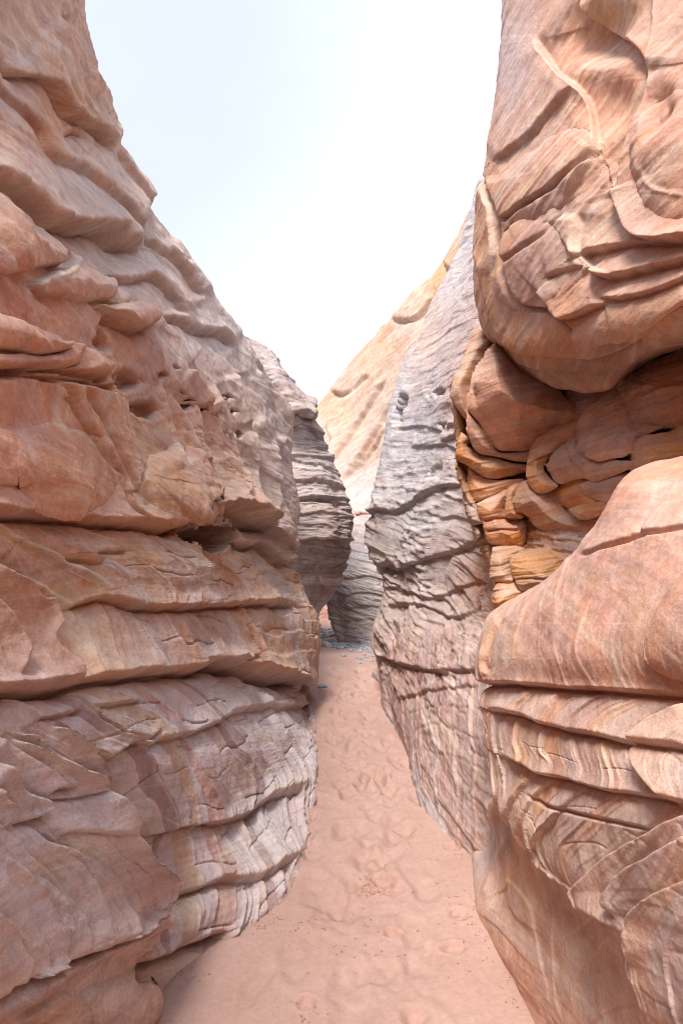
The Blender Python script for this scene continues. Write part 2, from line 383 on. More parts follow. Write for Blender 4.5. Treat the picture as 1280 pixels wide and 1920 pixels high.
class RibFamily:
    """ribs that sweep down the wall between traced guide lines: t counts the ribs, v runs down each of them"""
    def __init__(s, guides, y0, y1, x0=-200):
        out = []; s.x0 = x0
        for g in guides:
            q = spline(g, 12); L_ = np.concatenate([[0], np.cumsum(np.hypot(*np.diff(q, axis=0).T))]); t = np.linspace(0, L_[-1], 60)
            out.append(np.c_[np.interp(t, L_, q[:, 0]), np.interp(t, L_, q[:, 1])])
        G = np.array(out); nt, nv = 2200, 1100; s.y0 = y0-20; h = y1-y0+40; s.y1 = y1
        P = np.einsum('ac,cvx,bv->abx', crw(nt, len(G)), G, crw(nv, 60))
        s.t = np.full((h, 900), np.nan); s.v = s.t.copy()
        ix = np.round(P[..., 0]-x0).astype(int); iy = np.round(P[..., 1]-s.y0).astype(int); ok = (ix >= 0) & (ix < 900) & (iy >= 0) & (iy < h)
        T_, V_ = np.meshgrid(np.linspace(0, len(G)-1, nt), np.linspace(0, 1, nv), indexing='ij')
        s.t[iy[ok], ix[ok]] = T_[ok]; s.v[iy[ok], ix[ok]] = V_[ok]; s.h = h
    def ev(s, px, py, p, amps, pal, N, crack, quiet, lipw, seed, lipc=(.59, .50, .44), near=0):
        x = np.clip(px-s.x0, 0, 898.9); y = np.clip(py-s.y0, 0, s.h-1.1); ix = x.astype(int); iy = y.astype(int); fx = x-ix; fy = y-iy
        def bil(A): return (A[iy, ix]*(1-fx)+A[iy, ix+1]*fx)*(1-fy)+(A[iy+1, ix]*(1-fx)+A[iy+1, ix+1]*fx)*fy
        t, v = bil(s.t), bil(s.v); ok = np.isfinite(t) & (px > s.x0+1) & (px < s.x0+898) & (py > s.y0+1) & (py < s.y1+18); t = np.where(ok, t, 0); v = np.where(ok, v, 0)
        m = ok*smooth(0, .05, v)*smooth(1, .97, v)
        t = t+.09*noise(p*3+5)+.03*noise(p*9+seed)
        D = np.zeros(len(px)); lip = np.zeros(len(px))
        for (mul, amp, off) in amps:
            q = t*mul+off; k = np.floor(q); f = q-k; a = amp*(1+near*(1-smooth(2, 4, t)))*(.4+.6*h01(k+off*7+seed))*(.7+.3*np.sin(v*9+k*2.1))
            D += a*(f**2.2*(1-smooth(.93, 1, f))-.25); lip = np.maximum(lip, (amp/11)**.6*np.exp(-((f-.93)/.045)**2)*(.35+.65*h01(k*1.7+seed)))
            D += .28*a*np.exp(-((f-.92)/.03)**2)
        k = np.floor(t*1.185+.2)
        q = v*N+.35*np.sin(k*2.4)+.25*h01(k)+.14*noise(p*4+70); j = np.floor(q); f = np.abs(q-j-.5)*2          # 1 at a crack
        on = (h01(k*3.1+j*1.7+seed) > .3)*smooth(1.6, 3.2, t)
        D += on*crack*(.5*(1-f**3)-(.4+.9*h01(k+j*2.3))*np.exp(-((1-f)/.035)**2))
        pal = np.array(pal); kk = np.floor(t*2.37+.4)
        c = pal[(h01(kk*1.31+.7+seed)*len(pal)).astype(int) % len(pal)]; w = .8*m*smooth(*quiet, t)
        c = c+(np.array(lipc)-c)*(.6*np.clip(lip, 0, 1))[:, None]; w = np.maximum(w, lipw*m*lip)
        return D*m, c, w
def rows_px(rows): return [[W(*p) for p in r] for r in rows]
def shift_row(row, off): return [p+np.array(off) for p in row]

# ------------------------------------------------------------------ left near wall
LR = rows_px([
 [(100,-350,2.6),(130,-120,3.1),(152,0,3.4),(190,160,3.9),(216,270,4.3),(330,450,4.9),(430,600,5.6),(515,715,6.2),(545,790,6.6)],
 [(-220,-200,1.6),(-80,0,1.95),(0,110,2.3),(90,230,2.9),(180,340,3.5),(280,480,4.2),(390,640,5.0),(490,765,5.8),(548,870,6.4)],
 [(-220,250,1.35),(-80,330,1.65),(0,380,1.85),(100,480,2.3),(200,560,2.9),(300,640,3.6),(400,740,4.5),(485,850,5.4),(552,935,6.25)],
 [(-220,680,1.2),(-80,690,1.5),(0,695,1.7),(100,710,2.05),(200,720,2.6),(300,780,3.4),(400,840,4.3),(480,900,5.3),(552,985,6.1)],
 [(-220,960,1.15),(-80,965,1.4),(0,970,1.55),(120,980,1.9),(230,985,2.4),(340,990,3.1),(430,1010,4.1),(500,1040,5.2),(552,1075,6.0)],
 [(-220,1130,1.05),(-80,1130,1.3),(0,1130,1.45),(120,1130,1.8),(240,1130,2.3),(360,1140,3.0),(455,1140,4.0),(540,1150,5.1),(588,1165,5.8)],
 [(-220,1290,.98),(-80,1290,1.2),(0,1290,1.35),(140,1280,1.7),(260,1270,2.15),(360,1260,2.8),(450,1250,3.7),(530,1250,4.8),(582,1235,5.7)],
 [(-220,1500,.92),(-80,1500,1.1),(0,1500,1.25),(150,1490,1.6),(300,1460,2.15),(400,1420,2.7),(485,1390,3.4),(570,1345,4.9),(563,1294,6.0)],
 [(-220,1750,.92),(-80,1720,1.08),(0,1700,1.22),(150,1680,1.6),(290,1630,2.15),(410,1560,2.6),(500,1490,3.25),(583,1390,4.5),(564,1297,6.0)],
 [(-220,2300,1.1),(-60,2200,1.3),(70,2080,1.5),(200,1960,1.75),(290,1850,2.08),(440,1750,2.38),(550,1652,2.77),(592,1440,4.1),(566,1300,6.0)],
])
LR = [shift_row(LR[0], (-1.1, .5, -.1)), shift_row(LR[0], (-.35, .15, .06))]+LR+[shift_row(LR[-1], (-.02, 0, -.25))]
# the slot runs on behind the camera and bends shut there, so light only falls in from above
LR = [[r[0]+np.array([.75, -10-r[0][1], 0]), r[0]+np.array([-.25, -3-r[0][1], 0]), r[0]+np.array([-.12, -.9, 0])]+r+[r[-1]+np.array([-.5, .7, 0])] for r in LR]
L = Feat(1.5)
# cliff top
L.ledge([(0,105),(15,140),(80,150),(110,210),(165,240),(207,283)], 14, 16, 60, 26, 8)
L.edge([(105,30),(130,75),(150,120),(188,162)], -10, 30, 12, 30, 6)
L.edge([(95,70),(92,130),(115,185),(160,235),(205,285)], 6, 30, 8, 40, 4)
L.ledge([(-60,120),(0,165),(25,195),(60,235),(90,295),(150,325),(225,395),(265,445)], 10, 8, 50, 30, 5)
L.ledge([(-60,310),(0,345),(50,385),(80,415),(140,425),(200,430),(228,455),(268,466)], 26, 30, 70, 45, 8)
L.pit((127,262), 24, 19, 26, 20)
L.ledge([(210,280),(235,320),(270,370),(300,400),(335,455)], 5, 8, 30, 20, 4)
L.ledge([(265,445),(300,470),(340,500),(380,560)], 6, 8, 30, 24, 4)
L.ledge([(200,515),(250,525),(290,520),(330,560),(350,590)], 9, 10, 34, 24, 5)
L.ledge([(310,590),(340,600),(370,620),(410,625),(440,650)], 8, 10, 30, 24, 5)
# hollows under the big roll
L.ledge([(190,590),(240,616),(270,616),(287,596)], 12, 16, 30, 26, 5)
L.rib([(98,470),(125,475),(130,490),(100,520),(60,530),(40,560)], 5, 7)
L.pit((190,645), 24, 24, 26, 0); L.pit((236,712), 36, 26, 24, 10); L.pit((272,770), 32, 20, 20, 15)
z1 = lambda l: [(a/2, b/2) for a, b in l]
L.block(z1([(-80,700),(0,722),(80,810),(190,930),(207,980),(190,1003),(100,1010),(20,1032),(-80,1000)]), 26, 26, 30)
L.block(z1([(215,930),(250,958),(330,1020),(400,1050),(415,1090),(380,1130),(280,1132),(130,1100),(90,1070),(180,1020),(240,1000)]), 18, 22, 24)
L.block(z1([(405,1062),(460,1110),(440,1152),(380,1132)]), 12, 10, 10); L.block(z1([(330,1150),(460,1145),(550,1150),(572,1190),(540,1232),(490,1232),(420,1200)]), 16, 16, 16)
z4 = lambda l: [(.2656*a, 600+.2656*b) for a, b in l]
L.block(z4([(-300,-60),(0,20),(230,110),(320,170),(410,170),(390,220),(270,270),(150,265),(60,240),(-300,160)]), 30, 22, 20)
L.block(z4([(-300,250),(60,250),(250,275),(400,220),(420,175),(500,190),(500,260),(410,355),(150,360),(-300,340)]), 20, 14, 16)
L.block(z4([(150,360),(410,355),(500,270),(500,200),(650,220),(780,320),(740,400),(660,440),(350,410)]), 9, 18, 20)
L.block(z4([(-300,430),(0,430),(100,390),(200,395),(260,500),(400,700),(500,900),(570,1060),(600,1200),(600,1260),(440,1400),(100,1385),(-300,1375)]), 7, 12, 40)
L.block(z4([(-300,740),(0,790),(100,930),(150,1020),(145,1100),(100,1175),(-300,1180)]), 20, 14, 20)
L.block(z4([(370,420),(540,440),(570,560),(680,700),(780,960),(890,1210),(830,1190),(720,960),(600,780),(490,570),(420,550)]), 7, 6, 8)
L.block(z4([(548,450),(690,455),(800,520),(870,600),(900,750),(960,900),(1010,1090),(950,1150),(902,1215),(792,980),(704,730),(595,570)]), 8, 9, 14)
# upper block with joints
L.crack([(-80,706),(0,705),(30,702),(65,710),(100,715),(150,718),(205,728)], 12, 5, 6, 20, 0)
L.crack([(100,715),(130,755),(160,805),(195,860),(220,900),(236,950),(270,985)], 7, 3.5, 4, 18, .05)
L.crack([(145,720),(165,760),(190,805),(210,850),(230,900),(242,928)], 6, 3.5, 4, 14, .05)
L.crack([(242,920),(262,900),(266,885)], 5, 3, 3, 12)
L.crack([(-80,695),(0,697),(40,695),(120,703),(190,712)], 22, 6, 0, 20, 0)
L.bulge((320,910), 70, 60, 16, 20); L.bulge((110,880), 110, 80, 12, 10)
for q in ([(320,740),(345,790),(365,850),(385,900),(390,922),(358,948)], [(300,720),(308,780),(322,830),(345,880)], [(365,760),(375,820),(392,870)], [(405,720),(420,780),(436,850),(448,905),(432,942)], [(475,805),(480,850),(470,920),(480,965),(496,988)]):
    L.edge(q, -7, 22, 8, 28, 0, 4, 2.5, .7)
for q in ([(510,830),(520,880),(515,930),(530,980),(540,1020)], [(440,700),(455,760),(470,800)], [(480,690),(500,740),(525,800),(530,850)], [(350,690),(375,710),(395,760)]):
    L.edge(q, -8, 18, 8, 22, 0, 4, 2.5, .3)
for c in [(330,690,9,6),(355,748,8,5),(385,770,10,5),(405,775,9,5),(420,818,7,5),(342,735,7,5),(352,760,6,4),(440,770,8,5),(395,735,6,4),(425,745,9,6),(300,705,12,8),(450,820,6,8)]:
    L.pit((c[0], c[1]), c[2], c[3], 9, 20)
# long crack at eye level and the cavity
L.ledge([(-100,960),(0,966),(125,973),(270,986),(345,987),(372,965),(440,957),(492,990)], 16, 18, 45, 34, 20, 5, 0)
L.pit((392,1003), 52, 30, 190, 8, .3)
L.ledge([(430,1015),(470,1022),(500,1022),(530,1056),(558,1046)], 10, 12, 30, 24, 8)
L.edge([(345,985),(372,1030),(392,1090)], -5, 20, 8, 30, 0, 4, 3, .8)
# the middle band
L.edge([(-20,1040),(0,1065),(50,1090),(72,1120),(96,1126),(106,1170),(95,1205),(135,1262),(140,1282)], -14, 30, 14, 30, 4, 4, 2.5, .5)
L.edge([(-30,1110),(0,1130),(30,1180),(45,1220),(30,1270)], -12, 30, 12, 24, 4, 4, 2.5, .4)
L.rib([(20,1000),(90,1030),(170,1075),(210,1110)], 5, 5); L.rib([(60,1085),(130,1130),(150,1170)], 6, 6)
L.ledge([(120,1142),(200,1122),(260,1140),(350,1142),(415,1137),(482,1132),(560,1140)], 10, 12, 26, 24, 10, 4)
L.ledge([(120,1042),(160,1050),(195,1052),(190,1035),(250,1030)], 5, 7, 20, 16, 4)
L.ledge([(375,1238),(440,1242),(470,1225)], 6, 8, 20, 18, 4)
# ledge between middle band and foot
L.ledge([(-100,1297),(0,1294),(60,1292),(140,1287),(200,1272),(350,1259),(425,1247),(510,1268),(560,1280)], 16, 20, 34, 30, 22, 6, 0); L.ledge([(-100,1300),(0,1297),(70,1294),(145,1289)], 10, 14, 30, 20, 20, 6, .1); L.ledge([(415,1244),(460,1252),(520,1272),(560,1284)], 10, 14, 24, 20, 16, 6)
# foot: thin fins running down, shingled between
zf = lambda l: [(.2656*a, 1260+.2656*b) for a, b in l]
L.fin(zf([(80,145),(130,160),(190,210),(240,280),(285,345)]), 7, 3, 8)
L.fin(zf([(480,110),(550,160),(590,230),(640,290),(720,350),(830,420),(960,480),(1010,520),(1010,575)]), 7, 3.4, 9)
L.fin(zf([(370,390),(430,420),(500,470),(600,540),(700,600),(750,640),(745,690)]), 7, 3.4, 5)
L.fin(zf([(90,470),(180,540),(330,620),(480,690),(600,740),(690,800),(690,855)]), 10, 6, 8)
L.fin(zf([(130,420),(250,500),(350,580),(440,640),(560,700),(640,750)]), 7, 5, 4, .5)
L.edge(zf([(-80,640),(0,700),(80,790),(160,850),(270,890),(335,940),(330,1000),(200,1040),(90,1085)]), -14, 26, 12, 50, 3, 4, 2, .9)
L.edge(zf([(-80,820),(0,900),(60,960),(80,1030),(0,1110)]), -8, 18, 8, 30, 2, 4, 2, .5)
L.ledge(zf([(335,905),(380,842),(450,812),(525,800)]), 10, 12, 30, 24, 6, 5); L.crack(zf([(330,912),(450,900),(600,882),(690,852)]), 7, 3, 5, 24)
L.ledge(zf([(270,335),(400,312),(480,288),(560,296)]), 7, 7, 24, 20, 5, 3); L.ledge(zf([(640,247),(750,237),(880,218),(1010,205)]), 6, 6, 24, 18, 5, 3)
L.ledge(zf([(690,625),(770,610),(860,542),(960,492),(1010,480)]), 9, 12, 26, 22, 5, 4); L.ledge(zf([(1000,545),(1100,425),(1115,412)]), 6, 8, 20, 18, 4)
L.ledge(zf([(435,1165),(500,1125),(640,1130),(800,1128)]), 7, 8, 24, 24, 4, 4)
L.edge(zf([(200,1040),(230,1100),(300,1180),(440,1230),(520,1270)]), -10, 24, 10, 26, 4, 5, 2, .8)
L.edge([(185,1465),(200,1495),(215,1530),(220,1560),(250,1600),(282,1630),(292,1662),(282,1705),(262,1760),(258,1800)], -34, 50, 30, 70, 6, 5, 3, .5)
L.ledge([(268,1412),(300,1388),(350,1377),(400,1360),(440,1335),(520,1322),(590,1325)], 7, 8, 26, 30, 3, 4)
L.ledge([(262,1580),(320,1562),(360,1550),(425,1540),(470,1522),(515,1492),(590,1470)], 9, 9, 34, 34, 4, 4)
L.ledge([(285,1703),(330,1682),(380,1665),(420,1650),(460,1650),(515,1630),(565,1595)], 9, 9, 34, 30, 4, 4)
# roll at the bottom of the near bulge
L.ledge([(-100,1900),(0,1866),(25,1846),(90,1820),(160,1790),(220,1762),(250,1730)], 18, 14, 50, 22, 14, 6, .05)
L.bulge((230,1880), 62, 80, 22, 60)
L.ledge([(252,1808),(300,1800),(350,1782),(430,1745)], 5, 34, 30, 26, 14, 8)
for q in ([(0,1540),(40,1600),(95,1650),(140,1720),(150,1790)], [(60,1640),(110,1690),(120,1760)], [(-20,1700),(25,1750),(45,1830)], [(120,1600),(165,1660),(185,1740),(180,1780)], [(0,1380),(45,1420),(90,1450)], [(150,1880),(185,1850),(190,1920)]):
    L.edge(q, -5, 20, 7, 34, 0, 3, 3, .8)
zc = lambda l: [(.46875*a, 1238+.46875*b) for a, b in l]
LAVF = np.array([.53,.485,.495]); OCF = np.array([.48,.375,.295]); PUF = np.array([.29,.215,.22]); PKF = np.array([.47,.33,.30])
for (pts, h, b, w, c) in [
 ([(622,840),(702,742),(790,684),(850,664),(897,790),(912,868),(690,938),(608,978)], 2, 9, 26, PKF),
 ([(602,987),(690,967),(862,904),(862,1000),(838,1058),(722,1138),(692,1188),(612,1226),(562,1200),(532,1130)], 3, 14, 26, PKF),
 ([(-100,1380),(0,1330),(60,1300),(180,1220),(290,1208),(430,1130),(480,1080),(540,1012),(580,1022),(560,1090),(470,1150),(400,1190),(270,1270),(120,1370),(0,1422),(-100,1470)], 12, 18, 16, np.array([.44,.345,.315])),
 ([(60,1432),(130,1390),(250,1330),(272,1342),(240,1400),(120,1452)], 6, 8, 10, np.array([.46,.33,.25]))]:
    L.block(zc(pts), h*1.2, b*1.4, w, c)
L.rib(zc([(0,1040),(60,1090),(90,1150),(60,1260),(40,1330)]), 8, 6, .9)
L.rib(zc([(0,790),(60,850),(150,920),(240,1000)]), 5, 6, .7)
for q in ([(150,790),(230,860),(300,950),(325,1040),(330,1140)], [(190,760),(290,860),(360,980),(380,1070)], [(700,960),(718,1040),(715,1130)], [(850,670),(870,760),(890,850)], [(770,940),(780,1000),(775,1090)]):
    L.rib(zc(q), 1.2, 2.2, .8)
L.ledge([(348,978),(372,962),(440,957),(494,990)], 16, 18, 30, 20, 6)
LT = [(60,560,160,140,RED,.8),(20,850,170,150,RED,.8),(160,850,120,120,np.array([.50,.29,.20]),.6),(250,620,70,60,RED,.7),(300,860,60,90,OCH,.55),(360,780,60,60,RED,.6),
      (120,1060,180,60,TAN,.6),(300,1080,60,80,OCH,.6),(60,1240,120,60,TAN,.5),(120,1000,200,30,RED,.5),
      (520,850,60,250,GREY,.75),(470,650,90,120,GREY,.6),(520,1150,60,90,GREY,.55),(560,1230,40,90,DARK,.6),
      (80,1600,300,270,np.array([.60,.59,.62]),1.0),(400,1380,230,140,np.array([.60,.575,.60]),.95),(330,1720,100,90,RED,.55),(425,1510,24,70,OCH,.6),(395,1420,14,60,OCH,.6),(440,1600,22,60,PUR,.6),(410,1470,12,70,PUR,.6),(470,1720,30,40,OCH,.5),(510,1640,60,60,LAV,.7),(280,470,160,110,np.array([.58,.51,.475]),.85),(400,620,80,100,np.array([.52,.465,.45]),.85),(120,90,110,110,np.array([.56,.46,.40]),.75),(100,330,140,50,np.array([.57,.49,.45]),.8),
      (70,150,120,90,TAN,.5),(240,430,160,90,np.array([.46,.36,.31]),.7),(130,60,80,90,TAN,.5),(60,260,60,60,ORA,.5),(230,1340,30,16,ORA,.7)]
low = lambda px, py, p: smooth(1270, 1310, py)
mid = lambda px, py, p: smooth(985, 1010, py)*(1-smooth(1250, 1270, py))
bedL = lambda px, py, p: p[:, 2]+p[:, 1]*np.interp(py, [300, 600, 800, 1150, 1350, 1800], [-.34, -.2, 0, .08, .27, .3])
upp = lambda px, py, p: 1-smooth(690, 760, py)
farr = lambda px, py, p: smooth(430, 520, px)*(1-smooth(1230, 1260, py))
GUIDE = [[(-160,1330),(-90,1480),(-20,1610),(50,1720),(80,1790),(60,1880)], [(-60,1330),(10,1450),(65,1535),(130,1590),(200,1640),(222,1700),(220,1790)], [(25,1372),(90,1398),(165,1448),(190,1490),(215,1530),(250,1600),(288,1650),(278,1720),(250,1810)],
 [(75,1330),(130,1372),(195,1425),(207,1470),(238,1530),(272,1590),(300,1660),(296,1740),(280,1830)], [(130,1288),(165,1335),(220,1375),(268,1400),(297,1455),(328,1505),(335,1550),(316,1590),(312,1680),(315,1800)],
 [(200,1275),(250,1310),(305,1355),(338,1400),(362,1460),(372,1520),(366,1570),(368,1610),(382,1660),(370,1775)], [(265,1268),(325,1325),(365,1390),(398,1450),(422,1500),(424,1540),(430,1575),(460,1630),(470,1690),(445,1760)],
 [(335,1262),(372,1300),(400,1345),(430,1400),(462,1450),(474,1495),(458,1530),(475,1590),(498,1650),(505,1710)], [(375,1258),(408,1310),(436,1350),(472,1400),(500,1445),(506,1490),(492,1525),(512,1570),(534,1625),(540,1670)],
 [(420,1254),(452,1300),(484,1350),(520,1410),(543,1460),(540,1520),(552,1570),(562,1610)], [(450,1250),(492,1300),(522,1350),(552,1410),(570,1470),(568,1530),(576,1570)], [(510,1266),(540,1310),(566,1360),(585,1420),(594,1460),(588,1520)], [(560,1280),(580,1310),(598,1350),(612,1400),(620,1450)], [(600,1280),(625,1320),(645,1380),(655,1450)]]
MIDG = [[(-220,975),(-150,1060),(-90,1150),(-40,1270)], [(-60,970),(30,1030),(80,1100),(110,1170),(138,1288)], [(0,970),(90,1042),(150,1080),(187,1112),(210,1180),(226,1280)], [(85,975),(160,1030),(215,1058),(245,1090),(262,1128),(290,1220),(308,1272)],
 [(165,980),(235,1020),(290,1070),(322,1110),(318,1140),(335,1200),(354,1264)], [(245,982),(300,1020),(345,1060),(368,1110),(365,1140),(385,1190),(402,1258)], [(305,985),(352,1030),(395,1075),(415,1115),(418,1140),(440,1190),(450,1256)], [(365,1015),(410,1050),(445,1085),(462,1120),(465,1145),(482,1200),(484,1260)],
 [(425,1012),(470,1050),(498,1090),(508,1130),(515,1160),(530,1210),(528,1272)], [(480,1018),(515,1055),(540,1100),(552,1140),(560,1175),(568,1220),(558,1280)], [(535,1050),(565,1090),(585,1130),(600,1170),(602,1220),(594,1275)], [(600,1050),(640,1100),(650,1170),(640,1280)]]
FOOT = RibFamily(GUIDE, 1240, 1960); MIDF = RibFamily(MIDG, 960, 1290)
TNF = np.array([.50, .35, .275])
def wall_ribs(px, py, p):
    a = FOOT.ev(px, py, p, ((1, 13, 0), (2.37, 6.5, .4), (5.1, 2.6, .7)), [LAVF, LAVF*1.08, LAVF*.85, OCF, LAVF*1.02, PUF, PKF, np.array([.50, .42, .39])], 5, 5.5, (1.0, 3.5), .75, 0, near=.7)
    b = MIDF.ev(px, py, p, ((1, 12, 0), (2.37, 6.5, .4), (4.3, 2.4, .7)), [TNF, TNF*.95, np.array([.49, .29, .215]), np.array([.52, .35, .25]), np.array([.48, .38, .345]), TNF, np.array([.47, .32, .25])], 2.4, 4, (-.5, 1.5), .6, 3)
    up = py < np.interp(px, [-300, 0, 140, 200, 350, 425, 510, 600], [1292, 1290, 1286, 1271, 1259, 1247, 1266, 1276])
    return np.where(up, b[0], a[0]), np.where(up[:, None], b[1], a[1]), np.where(up, b[2], a[2])
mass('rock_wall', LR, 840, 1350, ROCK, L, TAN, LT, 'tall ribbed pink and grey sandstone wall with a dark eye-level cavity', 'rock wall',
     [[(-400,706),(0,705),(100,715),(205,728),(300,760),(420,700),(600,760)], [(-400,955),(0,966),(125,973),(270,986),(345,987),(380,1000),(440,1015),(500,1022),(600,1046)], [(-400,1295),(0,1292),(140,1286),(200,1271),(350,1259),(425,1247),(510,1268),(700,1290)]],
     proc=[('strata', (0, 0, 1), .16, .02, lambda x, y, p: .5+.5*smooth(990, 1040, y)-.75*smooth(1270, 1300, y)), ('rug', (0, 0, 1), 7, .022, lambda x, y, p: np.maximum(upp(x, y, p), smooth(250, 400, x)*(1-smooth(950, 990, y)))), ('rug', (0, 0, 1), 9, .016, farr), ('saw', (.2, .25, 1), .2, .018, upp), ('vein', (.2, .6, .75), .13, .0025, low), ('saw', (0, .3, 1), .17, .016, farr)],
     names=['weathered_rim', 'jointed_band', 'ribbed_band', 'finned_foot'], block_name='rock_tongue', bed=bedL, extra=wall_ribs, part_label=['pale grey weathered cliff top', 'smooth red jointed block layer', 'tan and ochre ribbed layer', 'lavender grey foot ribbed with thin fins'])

# ------------------------------------------------------------------ left rock behind the near wall
BR = rows_px([
 [(300,520,8.6),(400,570,8.5),(450,625,8.4),(500,655,8.3),(535,700,8.2),(570,735,8.1),(588,755,8.3)],
 [(300,640,8.0),(400,660,7.9),(470,680,7.8),(510,710,7.7),(545,745,7.6),(570,770,7.7),(587,780,8.0)],
 [(300,820,8.0),(400,830,7.9),(470,830,7.8),(520,830,7.8),(560,835,7.8),(590,845,7.9),(608,850,8.3)],
 [(300,920,7.9),(400,920,7.8),(480,920,7.7),(530,920,7.6),(580,920,7.6),(618,922,7.7),(640,924,8.1)],
 [(300,1010,7.8),(400,1010,7.7),(480,1010,7.6),(540,1005,7.5),(590,1003,7.5),(628,1003,7.6),(650,1002,8.0)],
 [(300,1060,7.9),(400,1060,7.8),(480,1060,7.7),(540,1058,7.7),(590,1060,7.7),(622,1060,7.8),(638,1058,8.1)],
 [(300,1110,8.1),(400,1110,8.0),(480,1110,7.9),(540,1110,7.9),(575,1115,7.9),(600,1115,8.0),(613,1112,8.2)],
 [(300,1150,8.1),(400,1150,8.0),(480,1150,7.9),(530,1150,7.9),(560,1150,7.9),(580,1152,8.0),(590,1150,8.2)],
 [(300,1200,8.1),(400,1200,8.0),(480,1200,7.9),(530,1200,7.9),(555,1200,7.9),(575,1200,8.0),(586,1200,8.2)],
 [(300,1245,7.9),(400,1245,7.8),(480,1245,7.7),(530,1245,7.7),(545,1245,7.7),(560,1245,7.8),(572,1245,8.0)],
])
BR = [shift_row(BR[0], (-1.2, .8, -.2)), shift_row(BR[0], (-.4, .3, .06))]+BR
BR = [r+[r[-1]+np.array([-.9, 1.2, 0])] for r in BR]
B = Feat()
B.ledge([(440,760),(500,765),(545,775),(590,785)], 10, 14, 20, 20, 6, 4, .05)
B.ledge([(535,860),(570,868),(620,885)], 4, 5, 12, 10, 3, 3); B.ledge([(540,905),(580,902),(640,918)], 5, 5, 12, 10, 3, 3)
B.ledge([(540,940),(590,935),(645,950)], 4, 5, 12, 10, 3, 3); B.ledge([(540,1018),(590,1010),(650,1012)], 8, 10, 18, 26, 3, 3, .05)
B.ledge([(540,800),(575,795),(605,830)], 4, 5, 12, 10, 3, 3)
B.edge([(585,1060),(600,1080),(612,1108)], 5, 12, -5, 12)
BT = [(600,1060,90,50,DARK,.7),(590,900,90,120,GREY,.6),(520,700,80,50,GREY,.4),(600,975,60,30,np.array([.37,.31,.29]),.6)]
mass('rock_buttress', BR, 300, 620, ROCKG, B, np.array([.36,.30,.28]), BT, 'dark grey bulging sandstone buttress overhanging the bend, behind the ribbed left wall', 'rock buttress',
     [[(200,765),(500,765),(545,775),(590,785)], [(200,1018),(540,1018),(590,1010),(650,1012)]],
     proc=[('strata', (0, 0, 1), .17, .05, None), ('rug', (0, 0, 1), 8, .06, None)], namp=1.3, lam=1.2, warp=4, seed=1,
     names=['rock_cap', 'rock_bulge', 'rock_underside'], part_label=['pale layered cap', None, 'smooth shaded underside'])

# ------------------------------------------------------------------ right grey wall
GRW = rows_px([
 [(905,330,7.2),(925,345,6.5),(950,300,5.6),(1040,250,4.9),(1160,150,4.2),(1450,0,3.4)],
 [(868,460,7.3),(890,455,6.5),(925,440,5.6),(1020,420,4.7),(1150,400,4.0),(1450,300,3.0)],
 [(800,590,7.5),(835,590,6.5),(885,590,5.5),(990,590,4.5),(1130,590,3.7),(1450,560,2.7)],
 [(742,720,7.5),(790,720,6.4),(855,720,5.3),(960,730,4.3),(1110,740,3.4),(1450,720,2.4)],
 [(716,860,7.3),(775,860,6.2),(850,870,5.1),(950,880,4.15),(1100,880,3.3),(1450,880,2.3)],
 [(693,1000,7.0),(750,1008,5.9),(840,1015,4.8),(940,1025,4.0),(1080,1030,3.2),(1450,1030,2.3)],
 [(720,1098,6.7),(770,1108,5.65),(850,1120,4.6),(935,1140,3.85),(1060,1150,3.1),(1450,1150,2.2)],
 [(709,1182,6.5),(760,1195,5.4),(840,1215,4.4),(920,1240,3.75),(1040,1270,3.0),(1450,1290,2.1)],
 [(726,1270,6.2),(770,1310,5.1),(840,1350,4.2),(910,1390,3.6),(1020,1400,2.9),(1450,1420,2.0)],
 [(728,1306,6.0),(782,1385,4.75),(835,1470,3.9),(880,1550,3.38),(990,1600,2.8),(1450,1650,1.9)],
])
for k_, f_ in ((7, .5), (8, 1.0), (9, 1.0)):
    GRW[k_] = [q+np.array([-f_*w_, 0, 0]) for q, w_ in zip(GRW[k_], (.05, .13, .19, .2, .12, 0))]
GRW = [shift_row(GRW[0], (1.2, .8, -.2)), shift_row(GRW[0], (.35, .2, .08))]+GRW+[shift_row(GRW[-1], (.05, 0, -.3))]
GRW = [[r[0]+np.array([.7, 1.2, 0])]+r for r in GRW]
G_ = Feat(1.0)
G_.ledge([(685,965),(712,957),(740,960),(785,935),(812,920),(865,908)], 10, 10, 24, 26, 6, 4, .05)
G_.ledge([(715,1060),(750,1068),(800,1048),(860,1030),(905,1010)], 9, 10, 26, 30, 6, 4, .05)
G_.ledge([(715,1100),(760,1105),(810,1125),(860,1105),(920,1080)], 6, 6, 20, 20, 4)
G_.ledge([(720,1140),(790,1135),(860,1160),(915,1135)], 8, 7, 22, 22, 5)
G_.ledge([(715,1230),(770,1250),(840,1262),(910,1258)], 10, 9, 26, 24, 7, 4, .05)
G_.ledge([(740,1310),(790,1300),(850,1290),(900,1285)], 5, 5, 16, 16, 4)
G_.crack([(780,1372),(830,1360),(905,1390)], 5, 3.5, 4, 14); G_.crack([(800,1410),(850,1420),(905,1440)], 5, 3.5, 4, 14); G_.crack([(760,1340),(830,1325),(900,1330)], 4, 3, 4, 12)
G_.crack([(860,1530),(890,1480),(920,1440)], 4, 3, 4, 12)
G_.pit((735,1065), 22, 17, 22, -10); G_.pit((748,775), 9, 42, 18, 12); G_.pit((825,735), 14, 9, 14); G_.pit((837,795), 8, 7, 10); G_.pit((765,1000), 9, 5, 7); G_.pit((820,885), 12, 22, 8, 30)
for q in ([(890,450),(868,500),(838,560),(800,610),(782,640)], [(800,600),(775,660),(752,720),(740,790)]):
    G_.edge(q, 6, 16, -7, 14, 5, 5, 2.5, .2)
